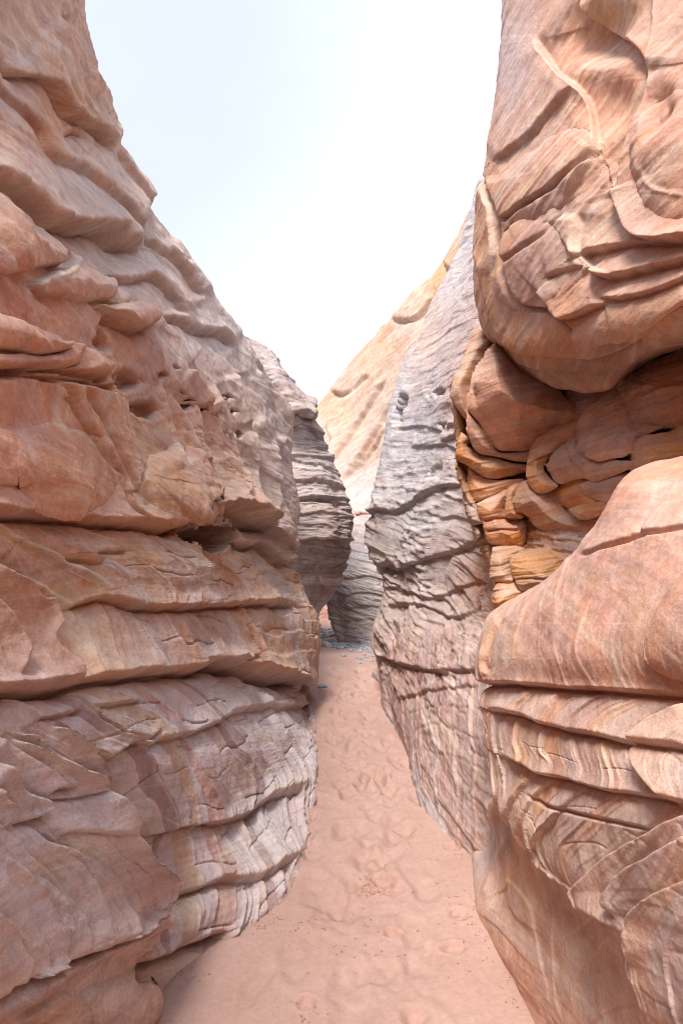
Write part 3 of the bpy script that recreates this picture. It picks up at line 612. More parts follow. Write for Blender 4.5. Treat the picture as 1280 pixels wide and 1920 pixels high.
G_.ledge([(735,805),(790,800),(830,805),(870,790)], 5, 6, 14, 14, 6, 4); G_.ledge([(830,830),(850,820),(872,800)], 8, 10, 16, 16, 6)
G_.ledge([(770,840),(830,835),(870,850)], 5, 6, 14, 14, 5)
for q in ([(800,1050),(790,1090),(800,1130)], [(850,1030),(835,1080),(850,1130),(840,1180)], [(880,1100),(870,1150),(880,1200),(875,1260)], [(790,1190),(800,1240),(795,1300)], [(840,1150),(835,1200),(845,1255)], [(815,1270),(805,1320),(820,1390)], [(860,1265),(850,1330),(865,1400)], [(890,1280),(880,1350),(895,1420)]):
    G_.edge(q, 4, 14, -4, 14, 0, 3, 2, .55)
G_.ledge([(905,1010),(920,1060),(928,1100)], 12, 14, 20, 20, 6)
G_.f = [(f[0], f[1], f[2]*.7, f[3], f[4]*.7, f[5], f[6]*.2)+f[7:] if f[0] == 'e' else f for f in G_.f]
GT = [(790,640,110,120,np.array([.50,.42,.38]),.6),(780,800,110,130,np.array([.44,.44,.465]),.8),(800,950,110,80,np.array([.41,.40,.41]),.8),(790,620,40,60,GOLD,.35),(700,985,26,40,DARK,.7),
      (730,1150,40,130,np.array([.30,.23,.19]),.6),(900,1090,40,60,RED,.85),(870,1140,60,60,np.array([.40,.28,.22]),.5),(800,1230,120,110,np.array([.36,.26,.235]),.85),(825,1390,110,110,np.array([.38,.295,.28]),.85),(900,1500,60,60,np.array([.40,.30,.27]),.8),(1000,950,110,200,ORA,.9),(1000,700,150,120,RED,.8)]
GWG = [[(690,1125),(685,1180),(695,1240),(700,1320)], [(715,1125),(712,1180),(722,1240),(728,1330)], [(742,1125),(740,1200),(750,1270),(762,1400)], [(778,1125),(775,1200),(783,1290),(795,1470)], [(818,1125),(812,1220),(820,1320),(830,1540)], [(858,1125),(850,1230),(856,1350),(864,1620)], [(903,1125),(890,1240),(893,1380),(903,1660)], [(960,1125),(945,1240),(940,1380),(955,1700)], [(1020,1125),(1010,1250),(1005,1400),(1010,1700)]]
GWF = RibFamily(GWG, 1140, 1700, 600)
def base_ribs(px, py, p):
    D, c, w = GWF.ev(px, py, p, ((1, 5, 0), (3.3, 2.2, .4), (7.1, .9, .7)), [np.array([.36, .23, .20]), np.array([.39, .255, .22]), np.array([.31, .215, .20]), np.array([.42, .31, .29]), np.array([.35, .27, .265])], 4, 2.5, (-2, -1), .75, 2, (.60, .53, .48))
    f = smooth(1150, 1230, py); return D*f, c, w*f
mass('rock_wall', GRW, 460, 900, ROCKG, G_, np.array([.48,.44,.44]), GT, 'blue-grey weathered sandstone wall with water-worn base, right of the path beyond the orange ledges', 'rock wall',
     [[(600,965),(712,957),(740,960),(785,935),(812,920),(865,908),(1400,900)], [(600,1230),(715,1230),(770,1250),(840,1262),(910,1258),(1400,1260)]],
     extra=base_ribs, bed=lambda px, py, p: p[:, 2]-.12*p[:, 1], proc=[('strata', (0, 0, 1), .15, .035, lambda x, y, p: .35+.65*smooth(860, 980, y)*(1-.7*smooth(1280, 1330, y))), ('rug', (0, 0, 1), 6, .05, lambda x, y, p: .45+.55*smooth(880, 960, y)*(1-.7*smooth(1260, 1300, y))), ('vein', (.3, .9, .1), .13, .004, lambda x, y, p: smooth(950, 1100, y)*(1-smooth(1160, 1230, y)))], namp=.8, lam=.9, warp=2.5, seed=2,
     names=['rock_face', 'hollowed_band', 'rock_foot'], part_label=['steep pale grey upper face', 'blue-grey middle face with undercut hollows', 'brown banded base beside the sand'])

# ------------------------------------------------------------------ right orange ledges and the undercut foot
SR = rows_px([
 [(955,1125,2.95),(1050,1062,2.5),(1125,978,2.2),(1178,892,2.03),(1290,866,1.78),(1500,840,1.38)],
 [(912,1160,2.78),(1015,1125,2.12),(1100,1050,1.86),(1190,970,1.66),(1300,945,1.45),(1500,915,1.17)],
 [(898,1225,2.66),(990,1220,2.0),(1085,1208,1.62),(1185,1190,1.37),(1300,1170,1.17),(1500,1150,.95)],
 [(905,1280,2.6),(1000,1286,1.95),(1090,1293,1.6),(1185,1300,1.35),(1300,1307,1.15),(1500,1312,.93)],
 [(910,1350,2.5),(1010,1375,1.85),(1100,1395,1.5),(1192,1415,1.26),(1300,1435,1.08),(1500,1470,.86)],
 [(925,1430,2.38),(1015,1480,1.8),(1100,1520,1.46),(1192,1560,1.21),(1300,1600,1.02),(1500,1680,.8)],
 [(932,1485,2.32),(1012,1570,1.79),(1092,1660,1.47),(1165,1735,1.27),(1262,1850,1.07),(1450,2020,.83)],
 [(924,1516,2.62),(985,1625,2.08),(1065,1725,1.73),(1130,1815,1.5),(1205,1950,1.3),(1380,2150,1.03)],
 [(903,1540,3.1),(938,1665,2.42),(1000,1770,2.04),(1075,1870,1.72),(1150,2010,1.46),(1330,2250,1.12)],
 [(874,1556,3.3),(889,1690,2.61),(932,1782,2.3),(1008,1915,1.97),(1100,2090,1.65),(1260,2400,1.29)],
])
SR = [shift_row(SR[0], (.75, .5, .12)), shift_row(SR[0], (.22, .12, .05))]+SR+[shift_row(SR[-1], (.02, 0, -.3))]
SR = [([r[0]+np.array([.5, .45, 0]), r[0]+np.array([.14, .22, 0])] if k < 10 else [r[0]+np.array([.35, 1.2, 0]), r[0]+np.array([.07 if k == 10 else .03, .55, 0])])+r for k, r in enumerate(SR)]
SR = [r+[r[-1]+np.array([.12, -.8, 0]), r[-1]+np.array([.3, -3-r[-1][1], 0]), r[-1]+np.array([-.6, -10-r[-1][1], 0])] for r in SR]
S = Feat()
S.crack([(1085,1042),(1140,1025),(1175,1015),(1205,1005),(1300,988)], 6, 3.5, 6, 26)
S.edge([(940,1155),(920,1190),(910,1240),(922,1268)], -6, 20, 6, 20, 0, 4, 2.5, .6)
S.block([(1400,1060),(1320,1062),(1280,1085),(1245,1130),(1222,1190),(1222,1240),(1255,1266),(1320,1282),(1420,1290)], 10, 16, 22)
S.edge([(1290,870),(1250,930),(1215,985),(1200,1005)], 6, 30, -6, 30, 0, 4, 2.5, .5)
S.ledge([(890,1278),(910,1283),(990,1286),(1050,1291),(1140,1296),(1300,1308),(1400,1312)], 12, 9, 34, 30, 16, 5, 0)
S.ledge([(915,1330),(980,1345),(1020,1360),(1070,1372),(1130,1382),(1190,1395),(1300,1408)], 14, 14, 30, 26, 10, 5, .05)
S.ledge([(945,1418),(975,1432),(1010,1452),(1075,1465),(1120,1480),(1170,1487),(1250,1500),(1320,1515)], 14, 12, 32, 26, 8, 4, .05)
S.crack([(985,1490),(1030,1512),(1065,1522),(1140,1540),(1220,1560)], 5, 3.5, 5, 24)
S.edge([(1310,1310),(1280,1325),(1230,1355),(1195,1395),(1195,1430),(1230,1475),(1275,1520)], 26, 60, -16, 34, 4, 4, 2.5, .9)
S.edge([(1320,1515),(1280,1530),(1205,1570),(1130,1615),(1086,1660),(1086,1682),(1110,1710),(1162,1742)], 18, 40, -16, 40, 3, 4, 2.5, 1)
S.edge([(1320,1560),(1280,1577),(1215,1615),(1170,1645),(1146,1685),(1160,1722)], 18, 40, -14, 30, 3, 4, 2.5, 1)
S.edge([(1320,1640),(1280,1655),(1235,1680),(1195,1710),(1180,1760),(1190,1810)], 14, 40, -10, 30, 2, 4, 2.5, .9)
S.edge([(1055,1520),(1010,1570),(1005,1600),(1040,1640),(1105,1702)], -5, 20, 5, 20, 0, 3, 2, .8)
S.edge([(990,1455),(960,1520),(965,1570),(1010,1620)], -5, 20, 6, 20, 0, 3, 2, .8)
S.edge([(1020,1470),(985,1530),(985,1580),(1020,1625)], -4, 14, 4, 14, 0, 3, 2, .8)
S.ledge([(930,1500),(985,1590),(1040,1650),(1092,1700),(1150,1745),(1185,1840),(1230,1940)], 14, 16, 34, 40, 8, 6, .06)
S.rib([(1150,1735),(1165,1790),(1185,1850),(1200,1930)], 8, 7, .8)
for q in ([(1030,1700),(1035,1780),(1040,1855),(1057,1925)], [(1110,1715),(1070,1745),(1042,1790),(1036,1830)], [(945,1640),(990,1700),(1010,1780),(1030,1860)], [(960,1600),(950,1660),(905,1690)], [(1130,1760),(1090,1820),(1070,1900)], [(1190,1880),(1130,1900),(1090,1940)]):
    S.edge(q, -1.5, 20, 2, 26, 0, 3, 1.6, 0); S.rib(q, .5, 2.2, .45)
S.rib([(930,1500),(905,1560),(885,1620)], 5, 7, .3); S.rib([(945,1560),(925,1620),(905,1680)], 4, 6, .3)
SNG = [[(880,1150),(875,1220),(885,1285)], [(905,1168),(900,1220),(910,1284)], [(948,1138),(918,1190),(912,1240),(925,1286)], [(1000,1095),(975,1180),(968,1235),(990,1290)], [(1075,1020),(1052,1100),(1043,1160),(1042,1210),(1060,1250),(1085,1295)],
 [(1250,880),(1195,1010),(1150,1070),(1115,1125),(1088,1190),(1090,1235),(1140,1298)], [(1360,930),(1280,1020),(1230,1065),(1190,1120),(1158,1180),(1155,1235),(1190,1302)], [(1430,980),(1340,1050),(1280,1085),(1243,1140),(1222,1200),(1230,1250),(1270,1308)], [(1500,1040),(1400,1110),(1340,1170),(1310,1230),(1330,1312)]]
STG = [[(890,1290),(885,1340),(895,1400),(915,1480),(915,1510)], [(908,1288),(905,1340),(915,1400),(930,1480),(934,1510)], [(940,1288),(922,1330),(925,1390),(945,1450),(958,1550)], [(1000,1290),(972,1330),(968,1380),(985,1425),(970,1500),(990,1600)], [(1050,1292),(1020,1345),(1014,1400),(1035,1440),(1005,1500),(992,1560),(1035,1655)],
 [(1130,1297),(1080,1345),(1075,1400),(1100,1460),(1060,1520),(1015,1585),(1072,1690)], [(1200,1303),(1140,1345),(1130,1395),(1160,1480),(1120,1540),(1060,1620),(1100,1725)], [(1290,1310),(1235,1355),(1196,1400),(1205,1450),(1240,1500),(1180,1580),(1090,1660),(1150,1765)],
 [(1360,1342),(1290,1390),(1262,1430),(1280,1500),(1260,1550),(1180,1640),(1150,1690),(1175,1820)], [(1430,1400),(1350,1440),(1320,1520),(1300,1580),(1230,1690),(1185,1760),(1225,1920)], [(1500,1450),(1420,1520),(1380,1600),(1310,1700),(1260,1800),(1300,1980)], [(1600,1500),(1500,1600),(1440,1700),(1380,1800),(1340,1900),(1380,2000)]]
SNF = RibFamily(SNG, 880, 1312, 800); STF = RibFamily(STG, 1280, 1960, 800)
def ledge_ribs(px, py, p):
    a = SNF.ev(px, py, p, ((1, 4.5, 0), (2.37, 1.5, .4)), [PEA, PEA*.98, np.array([.56, .375, .315]), np.array([.60, .35, .255]), np.array([.57, .385, .33])], 2, 0, (-2, -1), .95, 1, (.66, .39, .22))
    b = STF.ev(px, py, p, ((1, 7.5, 0), (2.37, 3.2, .4), (5.1, 1.1, .7)), [np.array([.66, .48, .40]), np.array([.63, .51, .465]), np.array([.61, .50, .475]), np.array([.66, .43, .325]), np.array([.52, .385, .345]), np.array([.65, .52, .46])], 3, 2.2, (-2, -1), .7, 5, (.68, .54, .44))
    up = py < np.interp(px, [880, 990, 1140, 1300, 1500], [1280, 1286, 1296, 1308, 1314])
    return np.where(up, a[0], b[0]), np.where(up[:, None], a[1], b[1]), .85*np.where(up, a[2], b[2])
ST = [(1200,900,130,110,np.array([.60,.345,.25]),.8),(1200,1130,140,110,PEA,.8),(950,1210,60,70,PALE,.6),(1270,1180,60,100,np.array([.60,.345,.23]),.5),(1100,1420,220,90,np.array([.64,.42,.31]),.7),(1240,1720,150,170,np.array([.64,.55,.53]),.85),(1100,1560,120,60,np.array([.60,.46,.38]),.6),
      (1080,1840,110,120,np.array([.57,.44,.38]),.85),(960,1720,70,70,np.array([.48,.33,.265]),.8),(895,1580,34,70,np.array([.36,.29,.28]),.8),(920,1590,20,60,PUR,.7),(945,1590,14,30,PUR,.8),(900,1600,30,50,np.array([.36,.31,.31]),.5),(1000,1620,40,40,TAN,.3)]
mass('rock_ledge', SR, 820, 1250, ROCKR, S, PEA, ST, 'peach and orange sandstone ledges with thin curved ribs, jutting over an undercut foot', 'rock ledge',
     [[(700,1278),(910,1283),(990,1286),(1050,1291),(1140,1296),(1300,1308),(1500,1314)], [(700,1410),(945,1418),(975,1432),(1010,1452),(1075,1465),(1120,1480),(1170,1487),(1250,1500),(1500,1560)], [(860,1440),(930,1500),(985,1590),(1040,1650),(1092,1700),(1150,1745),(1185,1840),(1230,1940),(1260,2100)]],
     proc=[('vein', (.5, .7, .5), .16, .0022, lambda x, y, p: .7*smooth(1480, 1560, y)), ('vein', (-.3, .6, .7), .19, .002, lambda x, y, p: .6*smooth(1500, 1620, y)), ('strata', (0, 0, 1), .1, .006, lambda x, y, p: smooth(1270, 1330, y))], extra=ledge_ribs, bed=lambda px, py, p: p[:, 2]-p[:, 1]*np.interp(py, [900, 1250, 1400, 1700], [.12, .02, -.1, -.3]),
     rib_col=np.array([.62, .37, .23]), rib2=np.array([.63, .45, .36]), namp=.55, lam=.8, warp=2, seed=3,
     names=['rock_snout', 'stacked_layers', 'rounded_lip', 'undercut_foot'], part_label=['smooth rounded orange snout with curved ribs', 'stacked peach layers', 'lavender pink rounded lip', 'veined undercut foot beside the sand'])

# ------------------------------------------------------------------ overhanging boulder
OR = rows_px([
 [(962,-300,3.9),(1070,-300,3.2),(1190,-300,2.7),(1320,-300,2.3),(1500,-300,1.9)],
 [(948,0,3.75),(1060,0,3.02),(1180,0,2.5),(1310,0,2.12),(1500,0,1.75)],
 [(932,180,3.7),(1035,180,2.92),(1160,180,2.4),(1300,180,2.02),(1500,180,1.68)],
 [(906,330,3.68),(1010,330,2.86),(1145,330,2.33),(1300,330,1.95),(1500,330,1.62)],
 [(888,500,3.68),(1000,490,2.84),(1140,480,2.3),(1300,470,1.9),(1500,450,1.58)],
 [(905,615,3.66),(1000,620,2.9),(1120,600,2.36),(1290,560,1.93),(1500,520,1.6)],
 [(935,650,3.66),(1010,668,3.02),(1120,655,2.5),(1270,605,2.05),(1500,560,1.7)],
 [(978,703,3.68),(1050,722,3.2),(1135,725,2.8),(1240,655,2.35),(1500,575,1.95)],
 [(1000,712,3.95),(1065,722,3.55),(1145,722,3.2),(1250,660,2.75),(1500,590,2.3)],
])
OR = [shift_row(OR[0], (.7, .5, .2))]+OR+[shift_row(OR[-1], (.5, .5, .22))]
OR = [[r[0]+np.array([.7, .7, 0]), r[0]+np.array([.18, .3, 0])]+r for r in OR]
OR = [r+[r[-1]+np.array([.12, -.8, 0]), r[-1]+np.array([.2, -3-r[-1][1], 0]), r[-1]+np.array([-1.0, -10-r[-1][1], 0])] for r in OR]
O = Feat()
O.crack([(908,335),(915,360),(940,415),(940,490),(960,550),(990,575),(1032,584),(1072,622)], 9, 4.5, 10, 40, .05)
O.edge([(925,305),(960,280),(1000,250),(1040,200),(1078,162)], 8, 50, -8, 40, 2, 4, 3)
O.crack([(942,416),(990,380),(1040,350),(1090,305),(1112,278)], 7, 4, 9, 40, .05)
O.crack([(942,495),(985,465),(1025,440),(1060,400)], 4, 4, 5, 30)
O.rib([(1005,60),(1010,85),(1040,130),(1075,158),(1100,190),(1112,235),(1110,278),(1090,320),(1065,370),(1053,445)], 2, 5, .6)
O.edge([(1085,400),(1088,465),(1110,500),(1150,515)], -10, 30, 12, 50, 0, 4, 3, .7)
O.rib([(1222,-20),(1230,50),(1220,125),(1205,190),(1182,240),(1165,300),(1160,350),(1140,385)], 3, 5, .7)
O.rib([(1190,245),(1195,300),(1215,340),(1250,360),(1300,368)], 2.5, 5, .6)
O.rib([(1190,255),(1165,330),(1110,400),(1080,470)], 2, 6, .4)
O.edge([(1005,60),(1010,85),(1040,130),(1075,158),(1100,190),(1112,235),(1110,278),(1090,320),(1065,370)], -14, 40, 10, 40, 0, 4, 3, 0)
O.edge([(1222,-20),(1230,50),(1220,125),(1205,190),(1182,240),(1165,300),(1160,350)], 8, 30, -16, 50, 0, 4, 3, 0)
O.pit((1125,55), 90, 75, 46, -20, .9); O.pit((1135,190), 60, 80, 20, 10, .9); O.pit((1240,215), 40, 70, 24, 10, .8); O.pit((1060,90), 50, 60, 12, 20, .9)
O.edge([(1088,-5),(1110,20),(1150,50),(1200,98),(1212,140)], 22, 50, -10, 40, 4, 5, 3)
O.bulge((1030,330), 120, 60, 14, -35); O.bulge((1000,500), 75, 85, 14, 20); O.bulge((1270,290), 80, 120, 24, 0)
O.ledge([(1150,355),(1165,390),(1195,440),(1240,450),(1310,443)], 22, 16, 44, 30, 5, 4, .05)
O.ledge([(1085,485),(1110,471),(1190,457),(1310,452)], 14, 14, 30, 24, 5, 4, .05)
O.ledge([(1108,500),(1136,522),(1190,512),(1300,480)], 18, 16, 36, 30, 5, 4, .05)
O.ledge([(1015,545),(1035,565),(1055,595),(1090,590),(1130,570)], 14, 12, 32, 24, 5, 4, .05)
O.ledge([(1070,622),(1100,642),(1140,635),(1200,620),(1300,560)], 16, 14, 36, 30, 5, 4, .05)
O.ledge([(1125,560),(1170,560),(1230,545),(1310,505)], 10, 10, 26, 22, 4, 4)
O.ledge([(1030,520),(1060,510),(1100,500)], 6, 6, 20, 20, 3)
O.ledge([(940,640),(985,660),(1050,668),(1120,672),(1200,640)], 12, 10, 22, 20, 5, 4, .05)
O.ledge([(955,672),(990,690),(1060,700),(1150,700),(1220,660)], 6, 6, 14, 14, 3, 3)
O.edge([(885,470),(905,520),(915,580),(935,640)], 6, 16, -5, 16, 3, 4)
O.edge([(905,350),(925,400),(930,460),(925,520)], -6, 20, 6, 20, 0, 4, 2.5, .7)
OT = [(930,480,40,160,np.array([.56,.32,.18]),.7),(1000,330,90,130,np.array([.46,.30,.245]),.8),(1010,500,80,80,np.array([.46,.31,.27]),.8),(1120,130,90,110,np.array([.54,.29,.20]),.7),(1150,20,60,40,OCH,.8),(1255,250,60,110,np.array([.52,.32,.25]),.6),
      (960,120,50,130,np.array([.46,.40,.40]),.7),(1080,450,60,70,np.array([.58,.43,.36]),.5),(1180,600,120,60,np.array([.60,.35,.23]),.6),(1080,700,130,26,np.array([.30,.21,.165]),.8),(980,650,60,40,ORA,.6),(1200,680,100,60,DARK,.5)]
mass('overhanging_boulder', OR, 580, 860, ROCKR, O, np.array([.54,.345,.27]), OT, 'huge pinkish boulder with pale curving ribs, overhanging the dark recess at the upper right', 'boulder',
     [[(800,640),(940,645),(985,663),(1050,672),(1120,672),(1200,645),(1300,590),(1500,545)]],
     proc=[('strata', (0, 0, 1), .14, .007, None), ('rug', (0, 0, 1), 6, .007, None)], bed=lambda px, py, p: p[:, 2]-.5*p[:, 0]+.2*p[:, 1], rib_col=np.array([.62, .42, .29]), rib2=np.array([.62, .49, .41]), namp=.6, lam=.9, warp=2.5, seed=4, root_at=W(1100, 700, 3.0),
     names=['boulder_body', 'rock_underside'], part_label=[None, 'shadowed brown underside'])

# ------------------------------------------------------------------ rocks wedged in the recess under the boulder
DOR = np.array([.64, .32, .185]); DOR2 = np.array([.68, .38, .235]); PNK = np.array([.62, .385, .30]); BRN = np.array([.54, .34, .265])
QR = rows_px([
 [(905,610,4.15),(960,610,4.1),(1040,600,4.05),(1130,590,3.8),(1230,560,3.4),(1400,500,2.8)],
 [(880,650,4.1),(950,660,4.05),(1040,670,4.0),(1130,680,3.7),(1230,670,3.25),(1400,640,2.65)],
 [(856,740,4.0),(930,760,3.97),(1030,770,3.92),(1120,770,3.55),(1220,760,3.05),(1400,740,2.5)],
 [(864,830,3.95),(930,840,3.95),(1010,850,3.85),(1100,850,3.45),(1200,840,2.98),(1400,830,2.45)],
 [(880,930,3.9),(940,930,3.85),(1010,940,3.72),(1090,940,3.35),(1180,940,2.95),(1400,940,2.45)],
 [(908,1020,3.8),(960,1020,3.75),(1020,1030,3.62),(1090,1030,3.35),(1170,1040,3.0),(1400,1060,2.45)],
 [(935,1100,3.65),(975,1100,3.6),(1030,1110,3.5),(1090,1120,3.25),(1170,1130,2.9),(1400,1140,2.4)],
 [(950,1160,3.5),(985,1170,3.45),(1040,1180,3.35),(1100,1190,3.1),(1180,1200,2.8),(1400,1220,2.35)],
])
QR = [[r[0]+np.array([.5, .8, 0]), r[0]+np.array([.08, .3, 0])]+r for r in QR]
QR = [r+[r[-1]+np.array([.0, -1.2, 0]), r[-1]+np.array([.0, -3-r[-1][1], 0]), r[-1]+np.array([-.9, -10-r[-1][1], 0])] for r in QR]
Q = Feat(1.0); Q.tilt = .55
zq = lambda l: [(840+.34375*a, 620+.34375*b) for a, b in l]
for (pts, h, b, w, c) in [
 ([(190,340),(250,180),(330,190),(420,280),(560,300),(620,380),(700,440),(690,510),(600,560),(500,600),(400,620),(330,590),(250,510),(200,430)], 60, 100, 75, PNK),
 ([(150,400),(190,260),(290,110),(335,170),(700,430),(690,520),(470,640),(370,650),(280,640),(200,520),(150,460)], 52, 14, 10, PNK),
 ([(135,480),(150,470),(260,600),(300,650),(480,640),(440,720),(330,700),(200,670),(140,580)], 44, 16, 14, BRN),
 ([(90,240),(170,50),(230,60),(280,100),(160,330),(150,480),(100,470),(50,380),(60,280)], 36, 30, 20, np.array([.52,.38,.30])),
 ([(100,560),(140,600),(180,670),(440,740),(430,770),(350,790),(220,800),(140,750),(80,700)], 30, 16, 12, ORA),
 ([(130,740),(220,810),(400,810),(390,840),(310,880),(180,920),(120,850)], 22, 12, 12, DOR),
 ([(25,430),(40,390),(62,400),(100,560),(80,700),(130,850),(180,960),(110,900),(60,760),(60,600)], 18, 14, 12, np.array([.44,.29,.19])),
 ([(440,740),(470,640),(520,590),(650,520),(710,510),(690,620),(610,640),(545,740),(600,820),(520,865),(450,830)], 64, 24, 14, DOR2),
 ([(545,740),(580,680),(610,640),(690,610),(730,690),(860,800),(740,800),(620,820),(580,800)], 74, 24, 16, BRN),
 ([(640,640),(690,620),(740,690),(980,720),(960,760),(840,800),(760,805),(700,740)], 82, 18, 12, BRN),
 ([(570,850),(620,820),(740,800),(800,900),(860,930),(850,960),(680,970),(600,920)], 54, 20, 16, DOR),
 ([(715,840),(790,805),(930,780),(960,790),(930,860),(860,935),(790,900),(740,880)], 70, 18, 12, BRN),
 ([(380,930),(400,850),(440,820),(560,840),(600,930),(680,1000),(840,980),(830,1060),(790,1080),(650,1095),(500,1050),(430,990),(400,990)], 44, 34, 22, np.array([.50,.30,.21])),
 ([(660,970),(760,930),(850,940),(840,980),(740,1005),(690,1000)], 64, 12, 8, DOR2),
 ([(885,320),(960,280),(1130,210),(1400,120),(1420,520),(1150,560),(1060,540),(970,540),(930,450),(890,390)], 92, 40, 30, np.array([.56,.335,.25])),
 ([(690,600),(720,480),(790,430),(880,390),(930,440),(980,545),(1120,560),(1000,610),(960,680),(750,710),(700,680)], 86, 18, 14, PNK),
 ([(740,620),(800,560),(980,540),(1130,570),(1000,600),(960,680),(760,710)], 96, 20, 14, PNK),
 ([(975,680),(990,620),(1040,600),(1150,580),(1400,490),(1420,690),(1170,710),(1010,780),(970,740)], 112, 30, 18, np.array([.62,.36,.22])),
 ([(170,930),(310,880),(350,860),(320,1000),(400,1020),(430,1080),(400,1170),(300,1170),(230,1130),(200,1030)], 24, 22, 16, DOR),
 ([(320,1000),(340,870),(400,840),(380,930),(420,1000),(370,1020)], 36, 16, 10, DOR2),
 ([(255,1180),(330,1170),(420,1180),(360,1240),(380,1340),(300,1340),(255,1290)], 32, 20, 14, np.array([.48,.32,.23])),
 ([(360,1240),(430,1185),(600,1160),(680,1220),(640,1260),(610,1360),(560,1390),(430,1390),(390,1330)], 46, 26, 18, np.array([.58,.33,.19])),
 ([(290,1350),(380,1350),(450,1400),(380,1450),(280,1490),(275,1420)], 34, 22, 14, DOR),
 ([(450,1400),(560,1390),(620,1350),(600,1400),(480,1440)], 40, 10, 8, np.array([.55,.31,.22])),
 ([(670,1110),(790,1090),(740,1200),(690,1180)], 36, 14, 10, DOR2),
 ([(60,960),(100,880),(170,950),(190,1040),(60,1020)], 16, 16, 12, np.array([.38,.29,.25])),
 ([(50,1130),(80,1050),(160,1060),(180,1130),(110,1180)], 16, 16, 12, np.array([.38,.29,.25]))]:
    pp = np.array(zq(pts)); cc_ = pp.mean(0); rr = np.linalg.norm(pp-cc_, axis=1)[:, None]; pp = cc_+(pp-cc_)*(1+4.5/rr)
    Q.block([tuple(v) for v in pp], h*1.6, b*2.1, w*1.7, c)
for l in ([(445,745),(500,715),(590,675)], [(170,925),(240,905),(310,880)], [(640,640),(660,700),(750,800)], [(200,1025),(260,1010),(330,1015)], [(215,1080),(290,1070),(400,1080)], [(375,1335),(480,1310),(620,1300)], [(930,300),(925,380),(960,480)]):
    Q.crack(zq(l), 5, 2.5, 3, 12)
Q.pit((1075,735), 46, 16, 40, 10, .6); Q.pit((965,968), 16, 10, 10); Q.pit((1055,1010), 40, 16, 14, 10)
c0 = W(1040, 880, 3.5); pd = np.array([0, 0, EYE])-c0; pd /= np.linalg.norm(pd)
mass('weathered_outcrop', QR, 660, 680, ROCKO, Q, np.array([.58, .33, .20]), [(1080,1060,70,60,ORA,.7),(870,1080,40,80,np.array([.46,.28,.22]),.5),(900,1000,30,60,np.array([.42,.30,.25]),.6)],
     'orange-brown pile of jumbled rock blocks in the recess under the huge overhanging boulder', 'rock outcrop',
     [[(700,900),(860,960),(905,940),(945,930),(970,905),(1010,905),(1060,960),(1130,960),(1300,900)]], proc=[('strata', (0, 0, 1), .07, .012, None), ('rug', (0, 0, 1), 8, .02, None)], bed=lambda px, py, p: p[:, 2]-.25*p[:, 0], rib_col=np.array([.56,.36,.20]), rib2=np.array([.56,.42,.33]), namp=.7, lam=1.2, warp=4, seed=9, push=pd, root_at=W(960, 1150, 3.5),
     names=['recess_face', 'cracked_column'], block_name='rock_block')

# ------------------------------------------------------------------ far masses
FR = rows_px([
 [(560,800,19),(592,770,18.5),(622,735,18),(700,640,17),(760,570,16),(822,505,15),(895,385,14),(980,280,13),(1150,100,12)],
 [(560,850,17),(600,830,16.8),(650,790,16.4),(715,710,15.6),(775,640,14.8),(840,580,14),(920,480,13),(1000,380,12.2),(1150,220,11)],
 [(560,930,15.5),(610,910,15.3),(660,880,15),(730,820,14.4),(790,760,13.6),(860,700,12.8),(940,600,12),(1020,500,11.2),(1150,380,10.4)],
 [(560,985,14.5),(620,970,14.2),(665,955,14),(730,930,13.5),(790,900,13),(860,860,12.2),(940,800,11.4),(1020,700,10.8),(1150,600,10)],
 [(560,1060,13.5),(620,1050,13.3),(670,1040,13.1),(730,1030,12.8),(790,1010,12.4),(860,980,11.8),(940,950,11),(1020,900,10.4),(1150,850,9.8)],
 [(560,1150,12.8),(620,1150,12.7),(670,1150,12.5),(730,1150,12.3),(790,1150,12),(860,1150,11.5),(940,1150,11),(1020,1150,10.4),(1150,1150,9.8)],
])
FR = [shift_row(FR[0], (.6, 5, -.4)), shift_row(FR[0], (.1, 1.2, .15))]+FR
FRf = Feat(1.5)
for q in ([(640,905),(680,850),(715,790),(735,740)], [(660,880),(700,830),(725,790)], [(610,880),(640,840),(690,760),(720,710)]):
    FRf.edge(q, 5, 10, -5, 10, 2, 3, 2)
FRf.pit((683,968), 17, 8, 14, 0, .5)
FRf.ledge([(620,735),(650,735),(690,700)], 5, 5, 10, 10, 3); FRf.ledge([(735,600),(780,595),(810,560)], 5, 6, 10, 10, 3); FRf.ledge([(830,490),(850,520),(840,560),(800,610)], 7, 8, 14, 12, 5)
FT = [(700,640,60,60,np.array([.53,.36,.24]),.8),(820,500,70,70,np.array([.54,.34,.19]),.8),(620,770,40,40,np.array([.52,.34,.21]),.7),(690,930,70,40,np.array([.50,.46,.44]),.8),(683,968,18,9,RED,.8)]
mass('cliff_slope', FR, 420, 420, ROCKF, FRf, np.array([.46,.345,.28]), FT, 'pale golden slickrock slope rising in the distance between the canyon walls', 'cliff', [],
     proc=[('saw', (-.8, .1, .6), 1.4, .14, None), ('saw', (-.75, .2, .65), .5, .035, None)], bed=lambda px, py, p: p[:, 2]-.55*p[:, 0], ns=.25, namp=1.2, lam=1, warp=.6, seed=5)
MR = rows_px([
 [(640,1010,9.7),(655,985,9.6),(675,975,9.6),(700,972,9.6),(760,960,9.5),(850,940,9.3)],
 [(618,1062,9.3),(640,1045,9.2),(665,1035,9.15),(700,1035,9.1),(760,1035,9.0),(850,1035,8.9)],
 [(611,1098,9.1),(635,1095,8.95),(662,1095,8.9),(700,1095,8.85),(760,1095,8.8),(850,1095,8.7)],
 [(616,1145,9.1),(638,1148,8.95),(665,1150,8.85),(700,1150,8.8),(760,1150,8.8),(850,1150,8.7)],
 [(630,1196,9.0),(650,1205,8.8),(672,1209,8.72),(702,1210,8.7),(760,1212,8.6),(850,1212,8.5)],
])
